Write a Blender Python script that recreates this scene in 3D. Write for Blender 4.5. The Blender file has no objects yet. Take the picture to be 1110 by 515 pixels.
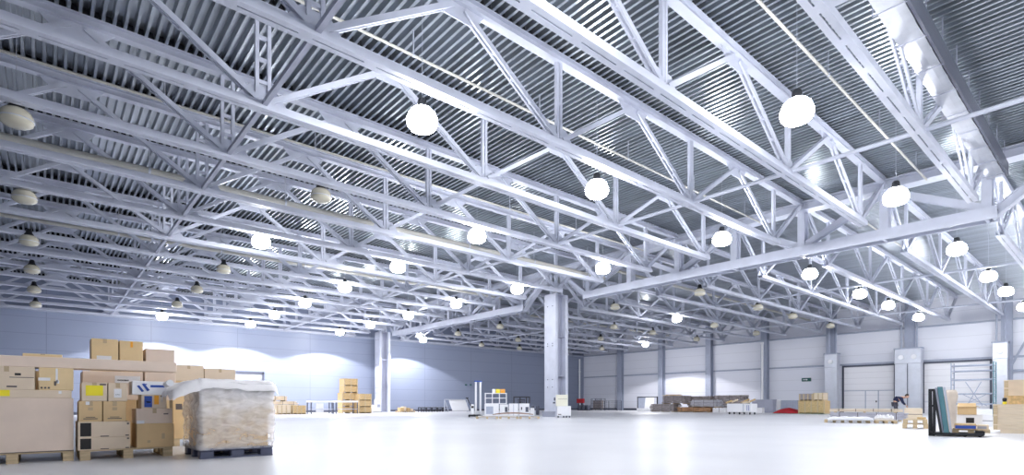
import bpy, bmesh, math, random
from mathutils import Vector, Matrix, noise
random.seed(7)
SC = bpy.context.scene
COL = SC.collection
# ------------------------------------------------------------------ survey of the hall
FPX, CX, HOR, TH = 585.03, 555.28, 438.0, 0.8581     # focal length, centre, horizon (px of 1110x515), yaw
CT, ST = math.cos(TH), math.sin(TH)
EYE = 0.8
XG, XW, YW = 25.6, 57.1, 50.75                        # girder line, right wall, left wall
ZC, ZT, ZR = 7.4, 9.58, 9.8                           # bottom chord, top chord, roof deck
def YK(k): return 3.504 + 3.124*k
YCOL = YK(7)
def x_on_y(Y, x): u = (x-CX)/FPX; return Y*(CT+u*ST)/(ST-u*CT)
def y_on_x(X, x): u = (x-CX)/FPX; return X*(ST-u*CT)/(CT+u*ST)

class Place:
    """a plane standing in the hall: 'Y' parallel to the left wall, 'X' parallel to the right wall,
    'S' turned to an arbitrary yaw at distance d; gives centre, width and heights of what stands on it"""
    def __init__(s, kind, d, x0, x1):
        if kind == 'Y':
            a, b = x_on_y(d, x0), x_on_y(d, x1)
            s.p = Vector(((a+b)/2, d, 0)); s.w = abs(b-a); s.rz = 0
        elif kind == 'X':
            a, b = y_on_x(d, x0), y_on_x(d, x1)
            s.p = Vector((d, (a+b)/2, 0)); s.w = abs(b-a); s.rz = -math.pi/2
        else:
            l = ((x0+x1)/2-CX)/FPX*d
            a = math.atan(((x0+x1)/2-CX)/FPX)          # faces the viewer's side of the hall
            s.p = Vector((CT*d+ST*l, ST*d-CT*l, 0)); s.w = (x1-x0)/FPX*d*math.cos(a); s.rz = TH-math.pi/2-a
        s.Z = CT*s.p.x+ST*s.p.y
    def h(s, y): return EYE+(HOR-y)*s.Z/FPX
    def at(s, lx, ly=0, z=0):
        c, n = math.cos(s.rz), math.sin(s.rz)
        return Vector((s.p.x+c*lx-n*ly, s.p.y+n*lx+c*ly, z))

# ------------------------------------------------------------------ mesh helpers
class MB:
    def __init__(s): s.v = []; s.f = []; s.sm = []
    def add(s, vs, fs, smooth=False):
        o = len(s.v); s.v += [tuple(v) for v in vs]
        s.f += [tuple(i+o for i in f) for f in fs]; s.sm += [smooth]*len(fs); return s
    def box(s, x0, x1, y0, y1, z0, z1, M=None, c=0.0):
        if c > 0:
            vs, fs = chamfer(x0, x1, y0, y1, z0, z1, c)
        else:
            vs = [(x, y, z) for x in (x0, x1) for y in (y0, y1) for z in (z0, z1)]
            fs = [(0, 1, 3, 2), (4, 6, 7, 5), (0, 4, 5, 1), (2, 3, 7, 6), (0, 2, 6, 4), (1, 5, 7, 3)]
        if M: vs = [M @ Vector(v) for v in vs]
        return s.add(vs, fs)
    def bar(s, a, b, w, h, up=(0, 0, 1)):
        a, b = Vector(a), Vector(b); d = (b-a); L = d.length; d.normalize()
        u = Vector(up); sd = d.cross(u)
        if sd.length < 1e-4: sd = d.cross(Vector((0, 1, 0)))
        sd.normalize(); u = sd.cross(d)
        vs = []
        for t in (a, b):
            for i, j in ((-1, -1), (1, -1), (1, 1), (-1, 1)): vs.append(t+sd*(i*w/2)+u*(j*h/2))
        return s.add(vs, [(0, 1, 2, 3), (7, 6, 5, 4), (0, 4, 5, 1), (1, 5, 6, 2), (2, 6, 7, 3), (3, 7, 4, 0)])
    def tube(s, a, b, r, n=8, r2=None):
        a, b = Vector(a), Vector(b); d = (b-a).normalized(); r2 = r if r2 is None else r2
        q = Vector((0, 0, 1)) if abs(d.z) < .9 else Vector((1, 0, 0))
        e = d.cross(q).normalized(); g = d.cross(e)
        vs = []
        for t, rr in ((a, r), (b, r2)):
            for i in range(n):
                an = 2*math.pi*i/n; vs.append(t+e*(rr*math.cos(an))+g*(rr*math.sin(an)))
        fs = [(i, (i+1) % n, n+(i+1) % n, n+i) for i in range(n)]
        s.add(vs, fs, True)
        return s.add(vs, [tuple(range(n-1, -1, -1)), tuple(range(n, 2*n))])
    def path(s, pts, r, n=6):
        for a, b in zip(pts, pts[1:]): s.tube(a, b, r, n)
        return s
    def lathe(s, prof, c=(0, 0, 0), n=16):
        vs = []; m = len(prof)
        for i in range(n):
            an = 2*math.pi*i/n
            for r, z in prof: vs.append((c[0]+r*math.cos(an), c[1]+r*math.sin(an), c[2]+z))
        fs = [(i*m+j, ((i+1) % n)*m+j, ((i+1) % n)*m+j+1, i*m+j+1) for i in range(n) for j in range(m-1)]
        return s.add(vs, fs, True)
    def plate(s, poly, t, ax='y', c=0):
        """polygon in the x-z (ax=y) plane, thickness t"""
        n = len(poly)
        def P(a, b, o):
            return (a, o, b) if ax == 'y' else ((o, a, b) if ax == 'x' else (a, b, o))
        vs = [P(a, b, c-t/2) for a, b in poly]+[P(a, b, c+t/2) for a, b in poly]
        fs = [tuple(range(n)), tuple(range(2*n-1, n-1, -1))]+[(i, i+n, (i+1) % n+n, (i+1) % n) for i in range(n)]
        return s.add(vs, fs)
    def mesh(s, name, mats):
        me = bpy.data.meshes.new(name); me.from_pydata(s.v, [], s.f)
        for p, q in zip(me.polygons, s.sm): p.use_smooth = q
        bm = bmesh.new(); bm.from_mesh(me); bmesh.ops.recalc_face_normals(bm, faces=bm.faces); bm.to_mesh(me); bm.free()
        for m in (mats if isinstance(mats, (list, tuple)) else [mats]): me.materials.append(m)
        return me

def chamfer(x0, x1, y0, y1, z0, z1, c):
    bm = bmesh.new(); bmesh.ops.create_cube(bm, size=1)
    for v in bm.verts:
        v.co = Vector(((x0+x1)/2+v.co.x*(x1-x0), (y0+y1)/2+v.co.y*(y1-y0), (z0+z1)/2+v.co.z*(z1-z0)))
    bmesh.ops.bevel(bm, geom=bm.edges[:], offset=c, segments=1, affect='EDGES')
    bm.verts.index_update()
    vs = [v.co.copy() for v in bm.verts]; fs = [tuple(v.index for v in f.verts) for f in bm.faces]
    bm.free(); return vs, fs

def part(name, mb, mat, parent, label=None, kind=None):
    me = mb if isinstance(mb, bpy.types.Mesh) else mb.mesh(name, mat)
    o = bpy.data.objects.new(name, me); COL.objects.link(o); o.parent = parent
    if label: o['label'] = label
    if kind: o['kind'] = kind
    return o
def tag(o, label, cat, group=None):
    o['label'] = label; o['category'] = cat
    if group: o['group'] = group
    return o
def thing(name, label, cat, loc=(0, 0, 0), rz=0, group=None):
    o = bpy.data.objects.new(name, None); COL.objects.link(o); o.empty_display_size = .2
    o.location = loc; o.rotation_euler = (0, 0, rz); return tag(o, label, cat, group)
def solid(name, mb, mat, label, cat, loc=(0, 0, 0), rz=0, group=None):
    o = part(name, mb, mat, None); o.location = loc; o.rotation_euler = (0, 0, rz)
    return tag(o, label, cat, group)
def struct(name, mb, mat, parent=None):
    o = part(name, mb, mat, parent)
    if parent is None: o['kind'] = 'structure'
    return o
def copy_tree(o, parent=None):
    c = o.copy(); COL.objects.link(c); c.parent = parent
    for ch in list(o.children): copy_tree(ch, c)
    return c

# ------------------------------------------------------------------ materials
def new_mat(name):
    m = bpy.data.materials.new(name); m.use_nodes = True
    nt = m.node_tree; b = nt.nodes['Principled BSDF']; return m, nt, b
def mat(name, col, rough=.5, metal=0., var=.0, scale=5., bump=0., spec=.5, stretch=None):
    m, nt, b = new_mat(name)
    b.inputs['Base Color'].default_value = (*col, 1); b.inputs['Roughness'].default_value = rough
    b.inputs['Metallic'].default_value = metal; b.inputs['Specular IOR Level'].default_value = spec
    if var or bump:
        tc = nt.nodes.new('ShaderNodeTexCoord'); mp = nt.nodes.new('ShaderNodeMapping')
        nz = nt.nodes.new('ShaderNodeTexNoise'); nz.inputs['Scale'].default_value = scale
        nz.inputs['Detail'].default_value = 4
        if stretch: mp.inputs['Scale'].default_value = stretch
        nt.links.new(tc.outputs['Object'], mp.inputs['Vector']); nt.links.new(mp.outputs[0], nz.inputs['Vector'])
        if var:
            r = nt.nodes.new('ShaderNodeMapRange'); r.inputs['From Min'].default_value = .3; r.inputs['From Max'].default_value = .7
            r.inputs['To Min'].default_value = 1-var; r.inputs['To Max'].default_value = 1+var*.4
            nt.links.new(nz.outputs['Fac'], r.inputs['Value'])
            mx = nt.nodes.new('ShaderNodeVectorMath'); mx.operation = 'SCALE'
            mx.inputs[0].default_value = col; nt.links.new(r.outputs[0], mx.inputs['Scale'])
            nt.links.new(mx.outputs[0], b.inputs['Base Color'])
        if bump:
            bp = nt.nodes.new('ShaderNodeBump'); bp.inputs['Strength'].default_value = bump; bp.inputs['Distance'].default_value = .02
            nt.links.new(nz.outputs['Fac'], bp.inputs['Height']); nt.links.new(bp.outputs[0], b.inputs['Normal'])
    return m
def seam_mat(name, col, axis_seams, rough=.45, dark=.72):
    """painted panels with joints: axis_seams = [(axis, pitch, joint width)] in object metres"""
    m, nt, b = new_mat(name); b.inputs['Roughness'].default_value = rough
    tc = nt.nodes.new('ShaderNodeTexCoord'); sp = nt.nodes.new('ShaderNodeSeparateXYZ')
    nt.links.new(tc.outputs['Object'], sp.inputs[0]); last = None
    for ax, pitch, wd in axis_seams:
        d = nt.nodes.new('ShaderNodeMath'); d.operation = 'DIVIDE'; d.inputs[1].default_value = pitch
        nt.links.new(sp.outputs[ax], d.inputs[0])
        fr = nt.nodes.new('ShaderNodeMath'); fr.operation = 'FRACT'; nt.links.new(d.outputs[0], fr.inputs[0])
        lt = nt.nodes.new('ShaderNodeMath'); lt.operation = 'LESS_THAN'; lt.inputs[1].default_value = wd/pitch
        nt.links.new(fr.outputs[0], lt.inputs[0])
        if last is None: last = lt
        else:
            mx = nt.nodes.new('ShaderNodeMath'); mx.operation = 'MAXIMUM'
            nt.links.new(last.outputs[0], mx.inputs[0]); nt.links.new(lt.outputs[0], mx.inputs[1]); last = mx
    mix = nt.nodes.new('ShaderNodeMix'); mix.data_type = 'RGBA'
    mix.inputs[6].default_value = (*col, 1); mix.inputs[7].default_value = (col[0]*dark, col[1]*dark, col[2]*dark, 1)
    nt.links.new(last.outputs[0], mix.inputs[0]); nt.links.new(mix.outputs[2], b.inputs['Base Color'])
    return m
def emit(name, col, s):
    m = bpy.data.materials.new(name); m.use_nodes = True; nt = m.node_tree
    nt.nodes.clear(); e = nt.nodes.new('ShaderNodeEmission'); o = nt.nodes.new('ShaderNodeOutputMaterial')
    e.inputs[0].default_value = (*col, 1); e.inputs[1].default_value = s; nt.links.new(e.outputs[0], o.inputs[0]); return m

M_STEEL = mat('painted_steel', (.58, .61, .71), .42, .0, .10, 1.5)
M_STEEL2 = mat('primed_steel', (.42, .44, .54), .45, .0, .12, 1.2)
M_DECK = mat('galvanised_deck', (.47, .51, .56), .28, .85, .22, .8, 0, .5, (3, .25, 1))
M_FLOOR = mat('polished_concrete', (.74, .75, .785), .34, 0, .07, .35, .03)
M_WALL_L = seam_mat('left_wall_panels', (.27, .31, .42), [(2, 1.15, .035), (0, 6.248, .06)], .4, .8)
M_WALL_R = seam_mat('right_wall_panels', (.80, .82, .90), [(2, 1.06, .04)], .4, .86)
M_DOOR = seam_mat('sectional_door', (.92, .92, .95), [(2, .53, .03)], .4, .8)
M_GATE = mat('grey_gate', (.20, .22, .27), .5, 0, .05)
M_PILASTER = mat('wall_column_paint', (.40, .44, .55), .45, 0, .08)
M_DARKST = mat('dark_steel', (.10, .11, .15), .45, .3)
M_BLACK = mat('black_paint', (.015, .016, .02), .45)
M_FOIL = mat('foil_duct', (.55, .57, .62), .38, .5, .10, 3, .5)
M_GALV = mat('bright_sheet_metal', (.60, .63, .70), .35, .5, .08, 2)
M_PIPE = mat('cream_pipe', (.52, .51, .46), .4)
M_WHITE = mat('white_paint', (.84, .85, .88), .4)
M_CREAM = mat('cream_paint', (.80, .79, .66), .45)
M_CARD = [mat('cardboard_warm', (.76, .55, .30), .8, 0, .10, 3), mat('cardboard_pale', (.80, .66, .50), .8, 0, .08, 3),
          mat('cardboard_pink', (.84, .69, .57), .8, 0, .07, 3), mat('cardboard_tan', (.84, .64, .36), .8, 0, .10, 3)]
M_TAPE = mat('parcel_tape', (.58, .44, .28), .25)
M_DARKCARD = mat('black_print', (.02, .018, .018), .6)
M_YEL = mat('yellow_label', (.95, .80, .03), .5)
M_ORANGE = mat('orange_print', (.95, .42, .03), .5)
M_PAPER = mat('white_paper', (.88, .88, .90), .6)
M_BLUE = mat('blue_print', (.03, .09, .42), .5)
M_INK = mat('grey_ink', (.12, .10, .10), .6)
M_WOOD = mat('pallet_wood', (.66, .52, .33), .75, 0, .25, 4, .2, .3, (1, 8, 8))
M_WOODP = mat('planed_pale_wood', (.78, .66, .50), .6, 0, .12, 3, .1, .3, (1, 10, 10))
M_OSB = mat('crate_board', (.70, .50, .25), .7, 0, .3, 14)
M_GREYWD = mat('weathered_boards', (.40, .36, .36), .75, 0, .55, 3, .2, .3, (1, 1, 14))
M_BROWN = mat('brown_sheet', (.28, .16, .10), .6, 0, .2, 3)
M_PLASTP = mat('plastic_pallet', (.085, .095, .15), .5)
M_TEAL = mat('teal_board', (.10, .24, .28), .4)
M_NAVY = mat('navy_cloth', (.012, .018, .06), .85)
M_SKIN = mat('skin', (.55, .33, .24), .6)
M_HAIR = mat('dark_hair', (.03, .02, .015), .7)
M_RED = mat('red_cover', (.50, .02, .03), .6, 0, .2, 4)
M_GREEN = mat('green_floor_paint', (.10, .36, .30), .5)
M_GSIGN = mat('green_sign', (.01, .10, .09), .4)
M_GLASSY = mat('unlit_bowl', (.58, .55, .44), .25, 0, .05)
M_LIT = emit('lit_bowl', (.97, .975, 1.0), 84.0)

def wrap_mat():
    m, nt, b = new_mat('stretch_film')
    b.inputs['Base Color'].default_value = (.97, .96, .97, 1); b.inputs['Roughness'].default_value = .22
    out = nt.nodes['Material Output']; tr = nt.nodes.new('ShaderNodeBsdfTransparent'); mx = nt.nodes.new('ShaderNodeMixShader')
    tc = nt.nodes.new('ShaderNodeTexCoord'); mp = nt.nodes.new('ShaderNodeMapping'); nz = nt.nodes.new('ShaderNodeTexNoise')
    mp.inputs['Rotation'].default_value = (.2, .3, .1); mp.inputs['Scale'].default_value = (1.6, 1.6, 3.5)
    nz.inputs['Scale'].default_value = 3.2; nz.inputs['Detail'].default_value = 6; nz.inputs['Distortion'].default_value = .6
    nt.links.new(tc.outputs['Object'], mp.inputs[0]); nt.links.new(mp.outputs[0], nz.inputs['Vector'])
    sep = nt.nodes.new('ShaderNodeSeparateXYZ'); nt.links.new(tc.outputs['Object'], sep.inputs[0])
    h = nt.nodes.new('ShaderNodeMapRange'); h.inputs['From Min'].default_value = .3; h.inputs['From Max'].default_value = 1.15
    h.inputs['To Min'].default_value = -.12; h.inputs['To Max'].default_value = .30; nt.links.new(sep.outputs[2], h.inputs['Value'])
    r = nt.nodes.new('ShaderNodeMapRange'); r.inputs['From Min'].default_value = .35; r.inputs['From Max'].default_value = .65
    r.inputs['To Min'].default_value = .30; r.inputs['To Max'].default_value = .62
    nt.links.new(nz.outputs['Fac'], r.inputs['Value'])
    ad = nt.nodes.new('ShaderNodeMath'); ad.operation = 'ADD'; ad.use_clamp = True
    nt.links.new(r.outputs[0], ad.inputs[0]); nt.links.new(h.outputs[0], ad.inputs[1])
    bp = nt.nodes.new('ShaderNodeBump'); bp.inputs['Strength'].default_value = .45; bp.inputs['Distance'].default_value = .02
    nt.links.new(nz.outputs['Fac'], bp.inputs['Height']); nt.links.new(bp.outputs[0], b.inputs['Normal'])
    nt.links.new(ad.outputs[0], mx.inputs[0]); nt.links.new(tr.outputs[0], mx.inputs[1]); nt.links.new(b.outputs[0], mx.inputs[2])
    nt.links.new(mx.outputs[0], out.inputs[0]); return m
M_WRAP = wrap_mat()
M_TROUGHSHADE = mat('trough_shade_black', (.012, .013, .018), .9)

# ------------------------------------------------------------------ the setting
XL, YN = -24.0, -13.0
b = MB().box(XL, XW+.3, YN, YW+.3, -.3, 0); struct('floor', b, M_FLOOR)
# corrugated deck, ribs running along Y
def deck():
    vs = []; fs = []; p = .21; dep = .165; x = XL; prof = []
    while x < XW:
        prof += [(x, ZR), (x+.065, ZR), (x+.085, ZR+dep), (x+.19, ZR+dep)]; x += p
    prof.append((x, ZR))
    for X, Z in prof: vs += [(X, YN, Z), (X, YW, Z)]
    fs = [(2*i, 2*i+1, 2*i+3, 2*i+2) for i in range(len(prof)-1)]
    m = MB().add(vs, fs)
    m.box(XL, x, YN, YW+.3, ZR+.22, ZR+.32)
    return m
struct('ceiling', deck(), M_DECK)
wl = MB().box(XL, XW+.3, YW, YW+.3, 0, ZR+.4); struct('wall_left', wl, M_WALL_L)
# right wall with three door openings and the panels above them
DOORS = []
def wall_cuts(): 
    return [(y_on_x(XW, 970), y_on_x(XW, 914)), (y_on_x(XW, 1074), y_on_x(XW, 1001)), (-2.0, 3.6)]
DOORS = sorted(wall_cuts()); ZD = 4.25
wr = MB(); y = YN
for a, c in DOORS:
    wr.box(XW, XW+.3, y, a, 0, ZR+.4); wr.box(XW, XW+.3, a, c, ZD, ZR+.4); y = c
wr.box(XW, XW+.3, y, YW+.3, 0, ZR+.4)
struct('wall_right', wr, M_WALL_R)
for i, (a, c) in enumerate(DOORS):
    d = struct('door_%d' % (i+1), MB().box(XW+.06, XW+.14, a, c, 0, ZD), M_DOOR)
    d['label'] = ['white sectional dock door at the right edge', 'white sectional dock door behind the scaffold', 'white sectional dock door with a small wicket door'][i]
    part('door_track', MB().box(XW-.06, XW+.06, a-.08, a+.06, 0, ZD+.1).box(XW-.06, XW+.06, c-.06, c+.08, 0, ZD+.1), M_DARKST, d)
    part('door_header', MB().box(XW-.06, XW+.06, a-.08, c+.08, ZD, ZD+.16), M_DARKST, d)
    if i == 2:
        ya, yb_ = y_on_x(XW, 952), y_on_x(XW, 938)
        wk = MB(); z = 2.0
        for q in (ya, yb_): wk.box(XW+.02, XW+.06, q-.03, q+.03, 0, z)
        wk.box(XW+.02, XW+.06, a, c, z, z+.06)
        wf = part('wicket_frame', wk, M_PILASTER, d)
        part('wicket_handle', MB().box(XW-.02, XW+.06, ya+.12, ya+.2, .95, 1.1), M_BLACK, wf)
    elif i == 1:
        part('seal_strip', MB().box(XW+.02, XW+.06, a, c, .95, 1.0), M_GALV, d)
# girts on the right wall
struct('trim_1', MB().box(XW-.14, XW, YN, YW, ZD+.16, ZD+.32).box(XW-.10, XW, YN, YW, 7.35, 7.5), M_PILASTER)
struct('trim_2', MB().box(XL, XW, YW-.12, YW, 7.36, 7.56), M_PILASTER)
struct('baseboard_right', MB().box(XW-.05, XW, DOORS[2][1]+.1, YW, 0, .25), M_DARKST)
struct('baseboard_left', MB().box(XL, XW-.05, YW-.05, YW, 0, .2), M_DARKST)
# grey gate in the left wall
gx0, gx1 = x_on_y(YW, 252), x_on_y(YW, 284)
g = struct('door_4', MB().box(gx0, gx1, YW-.06, YW-.01, 0, 3.45), seam_mat('gate_panels', (.30, .32, .38), [(2, .5, .03)], .5, .7))
g['label'] = 'grey roll-up gate in the left wall behind the boxes'
part('door_frame', MB().box(gx0-.15, gx0, YW-.12, YW-.0, 0, 3.6).box(gx1, gx1+.15, YW-.12, YW, 0, 3.6).box(gx0-.15, gx1+.15, YW-.12, YW, 3.45, 3.65), M_DARKST, g)

# ------------------------------------------------------------------ roof trusses
def H_chord(mb, x0, x1, zb, zt, w, slot=False):
    """paired channels with flanges, along X, centred on y=0"""
    t = .02
    if slot:
        for s in (-1, 1): mb.box(x0, x1, min(s*.015, s*w/2), max(s*.015, s*w/2), zb, zb+t)
        for s in (-1, 1): mb.box(x0, x1, s*w/2-(t if s > 0 else 0), s*w/2+(0 if s > 0 else t), zb+t, zt)
        x = x0+.2
        while x < x1: mb.box(x, x+.25, -.015, .015, zb, zb+t); x += 1.25
    else:
        mb.box(x0, x1, -w/2, w/2, zb, zb+t); mb.box(x0, x1, -w/2, w/2, zt-t, zt)
        mb.box(x0, x1, -t, t, zb+t, zt-t)
    return mb
def gusset(x, low, w=.62, h=.36):
    if low: poly = [(x-w, ZC+.1), (x+w, ZC+.1), (x+w*.45, ZC+.16+h), (x-w*.45, ZC+.16+h)]
    else: poly = [(x-w*.5, ZT-h), (x+w*.5, ZT-h), (x+w, ZT+.05), (x-w, ZT+.05)]
    return MB().plate(poly, .03)
def diagonal(a, b, w=.13):
    m = MB()
    for s in (-1, 1): m.bar((a[0], s*.055, a[1]), (b[0], s*.055, b[1]), .05, w, (0, 1, 0) if False else (0, 0, 1))
    for t in (.3, .5, .7): m.bar((a[0]+(b[0]-a[0])*t-.06, 0, a[1]+(b[1]-a[1])*t), (a[0]+(b[0]-a[0])*t+.06, 0, a[1]+(b[1]-a[1])*t), .06, w*.7)
    return m
def shade_infill(xa, xb):  # near-black blocks filling the deck troughs, standing in for the shade there
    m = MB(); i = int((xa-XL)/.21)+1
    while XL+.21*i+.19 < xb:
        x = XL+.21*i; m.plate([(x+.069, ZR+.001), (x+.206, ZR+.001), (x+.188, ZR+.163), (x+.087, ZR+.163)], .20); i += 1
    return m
def make_truss(nodes, xa, xb, label, group):
    """nodes = bottom chord node positions; xa, xb = bearing ends of the top chord"""
    r = thing('roof_truss', label, 'truss', (0, 0, 0), 0, group)
    mid = len(nodes)//2
    part('bottom_chord', H_chord(MB(), nodes[0]-.35, nodes[-1]+.35, ZC, ZC+.17, .28, True), M_STEEL, r)
    part('top_chord', H_chord(MB(), xa, xb, ZT, ZR, .24), M_STEEL, r)
    part('trough_shade', shade_infill(xa, xb), M_TROUGHSHADE, r)
    apex = [xa+.1]+[(p+q)/2 for p, q in zip(nodes, nodes[1:])]+[xb-.1]
    for i, n in enumerate(nodes):
        part('gusset_plate', gusset(n, True), M_STEEL, r)
        off = .13 if i == mid else .055
        m = MB()
        for s in (-1, 1): m.box(n+s*off-.04, n+s*off+.04, -.05, .05, ZC+.17, ZT)
        for z in (8.0, 8.5, 9.0): m.box(n-off, n+off, -.03, .03, z, z+.08)
        part('post', m, M_STEEL, r)
        part('diagonal', diagonal((n-.12, ZC+.22), (apex[i]+.15, ZT-.08), .15 if i == 0 else .12), M_STEEL, r)
        part('diagonal', diagonal((n+.12, ZC+.22), (apex[i+1]-.15, ZT-.08), .15 if n == nodes[-1] else .12), M_STEEL, r)
    for a in apex[1:-1]: part('gusset_plate', gusset(a, False, .75, .34), M_STEEL, r)
    return r
N1 = [3.7+6.3*i for i in range(-3, 4)]
N2 = [28.6+6.3*i for i in range(5)]
ORD = ['first', 'second', 'third', 'fourth', 'fifth', 'sixth', 'seventh', 'eighth', 'ninth', 'tenth', 'eleventh', 'twelfth', 'thirteenth', 'fourteenth', 'fifteenth', 'sixteenth']
t1 = make_truss(N1, XG-43.8+.2, XG-.2, '', 'roof trusses left of the main girder')
t2 = make_truss(N2, XG+.2, XW-.15, '', 'roof trusses right of the main girder')
def tlab(side, k):
    if k == 0: return 'pale steel roof truss nearest the foil duct, %s of the main girder' % side
    if k == 15: return 'farthest pale steel roof truss, against the left wall, %s of the main girder' % side
    return '%s roof truss counting away from the foil duct, %s of the main girder' % (ORD[k], side)
for k in range(16):
    for src, side in ((t1, 'left'), (t2, 'right')):
        o = src if k == 0 else copy_tree(src)
        o.location.y = YK(k)-(.0 if k < 15 else .02); o['label'] = tlab(side, k)

# ------------------------------------------------------------------ main girders and columns
def make_girder(y0, y1, label):
    """runs along Y at XG between columns at y0 and y1"""
    s = (y1-y0)/8; ys = [y0+s*i for i in range(1, 8)]
    r = thing('main_girder', label, 'girder', (XG, y0, 0), 0, 'main girders between the columns')
    L = [y-y0 for y in ys]; E = y1-y0
    zb = 7.36; zt = 7.80; w = .62
    m = MB().box(-w/2, -w/2+.035, L[0]-.3, L[-1]+.3, zb, zt).box(w/2-.035, w/2, L[0]-.3, L[-1]+.3, zb, zt).box(-w/2+.035, w/2-.035, L[0]-.3, L[-1]+.3, zt-.16, zt-.13)
    part('bottom_chord', m, M_STEEL, r)
    m = MB().box(-w/2, w/2, .3, E-.3, 9.36, 9.4).box(-w/2, w/2, .3, E-.3, 9.72, 9.76).box(-.03, .03, .3, E-.3, 9.4, 9.72)
    part('top_chord', m, M_STEEL, r)
    for i, y in enumerate(L):
        part('post', MB().box(-.2, .2, y-.03, y+.03, zt, 9.36).box(-.22, -.19, y-.15, y+.15, zt, 9.36).box(.19, .22, y-.15, y+.15, zt, 9.36), M_STEEL, r)
        part('stiffener', MB().box(-w/2+.036, w/2-.036, y-.05, y+.05, zb+.01, zt-.16), M_STEEL, r)
    def dg(a, b, wd=.26):
        part('diagonal', MB().bar((-.12, a[0], a[1]), (-.12, b[0], b[1]), .03, wd).bar((.12, a[0], a[1]), (.12, b[0], b[1]), .03, wd).bar((0, a[0], a[1]), (0, b[0], b[1]), .24, .03), M_STEEL, r)
    for i in range(6):
        a, c = L[i], L[i+1]
        if i % 2 == 0: dg((a+.1, zt+.05), (c-.1, 9.3))
        else: dg((a+.1, 9.3), (c-.1, zt+.05))
    for a, c in (((L[0]-.15, zb+.2), (.75, 9.3)), ((L[-1]+.15, zb+.2), (E-.75, 9.3))):
        m = MB()
        m.bar((0, a[0], a[1]-.17), (0, c[0], c[1]-.17), .4, .03); m.bar((0, a[0], a[1]+.17), (0, c[0], c[1]+.17), .4, .03); m.bar((0, a[0], a[1]), (0, c[0], c[1]), .24, .32)
        part('end_strut', m, M_STEEL, r)
    return r
YC0, YC1, YCM = YCOL, 49.75, YK(-1)
make_girder(YCM, YC0, 'heavy steel girder crossing the upper right, ending at the free-standing column')
make_girder(YC0, YC1, 'heavy steel girder from the free-standing column to the left wall')
def make_column(y, label, base=True, top=8.0):
    r = thing('steel_column', label, 'column', (XG, y-.2, 0), 0, 'columns carrying the main girders')
    wy = .52
    part('flange', MB().box(-.58, -.36, -wy, wy, 0, top, None, .01), M_STEEL, r)
    part('flange', MB().box(.36, .60, -wy, wy, 0, top, None, .01), M_STEEL, r)
    part('web', MB().box(-.36, .36, -.12, .12, 0, top), M_STEEL2, r)
    m = MB()
    for z in (.02, 2.6, 5.2, top-.06): m.box(-.36, .36, -wy+.05, wy-.05, z, z+.04)
    part('stiffener', m, M_STEEL2, r)
    m = MB().box(-.35, .35, -.35, .35, top, top+.05)
    for sx in (-1, 1):
        for sy in (-1, 1): m.box(sx*.24-.06, sx*.24+.06, sy*.24-.06, sy*.24+.06, top+.05, 9.34)
    part('column_head', m, M_STEEL, r)
    m = MB()
    for z in (1.9, 2.4, 4.6, 4.75, 7.2):
        m.tube((-.61, -.25, z), (-.58, -.25, z), .035, 6); m.tube((-.61, .2, z), (-.58, .2, z), .035, 6)
    part('bolt_heads', m, M_DARKST, r)
    return r
make_column(YC0, 'free-standing pale steel column in the middle of the hall')
make_column(YC1, 'pale steel column standing against the left wall')
# bracing tubes and pipes
for X, r_, lab in ((3.7, .075, 'dark steel tie running through the truss nodes at the upper left'), (16.3, .06, 'bright tube tie running under the trusses near the middle'),
                   (34.9, .06, 'tube tie just beyond the main girder'), (47.5, .07, 'tube tie closest to the right wall')):
    m = MB()
    (m.bar((X, YK(0), 0), (X, YK(15), 0), .10, .10) if X < 5 else m.tube((X, YK(0), 0), (X, YK(15), 0), r_, 8))
    o = solid('bracing_tube', m, M_STEEL2 if X < 5 else M_STEEL, lab, 'brace', (0, 0, ZC+.12), 0, 'bracing tubes across the trusses')
def xpipe(y, z, r_, m_, name, lab, x0=-20., x1=25.):
    root = solid(name, MB().tube((x0, 0, 0), (x1, 0, 0), r_, 10), m_, lab, 'pipe', (0, y, z), 0, 'pipes running under the roof')
    x = x0+1.5
    while x < x1:
        part('pipe_hanger', MB().box(x-.015, x+.015, -.015, .015, r_, ZR-z).tube((x-.03, 0, 0), (x+.03, 0, 0), r_*1.25, 10), M_GALV, root); x += 4.2
xpipe(5.15, 9.2, .035, M_PIPE, 'sprinkler_pipe', 'thin sprinkler pipe high at the upper right, first past the duct')
xpipe(11.4, 9.2, .035, M_PIPE, 'sprinkler_pipe', 'thin sprinkler pipe over the upper middle, second past the duct')
xpipe(17.65, 9.2, .035, M_PIPE, 'sprinkler_pipe', 'thin sprinkler pipe crossing the upper left, third past the duct')
xpipe(20.6, 8.24, .10, M_PIPE, 'ventilation_pipe', 'thick cream pipe crossing the upper left under the roof')
xpipe(30.2, 8.5, .08, M_PIPE, 'ventilation_pipe', 'thick cream pipe farther back on the left')
xpipe(8.2, 9.2, .035, M_PIPE, 'sprinkler_pipe', 'thin sprinkler pipe right of the main girder near the dock doors', 26.4, 56)
xpipe(20.7, 8.9, .09, M_PIPE, 'ventilation_pipe', 'cream pipe beyond the free-standing column', 26.4, 56)
xpipe(36.3, 8.9, .09, M_PIPE, 'ventilation_pipe', 'cream pipe far back on the right', 26.4, 56)
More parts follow.
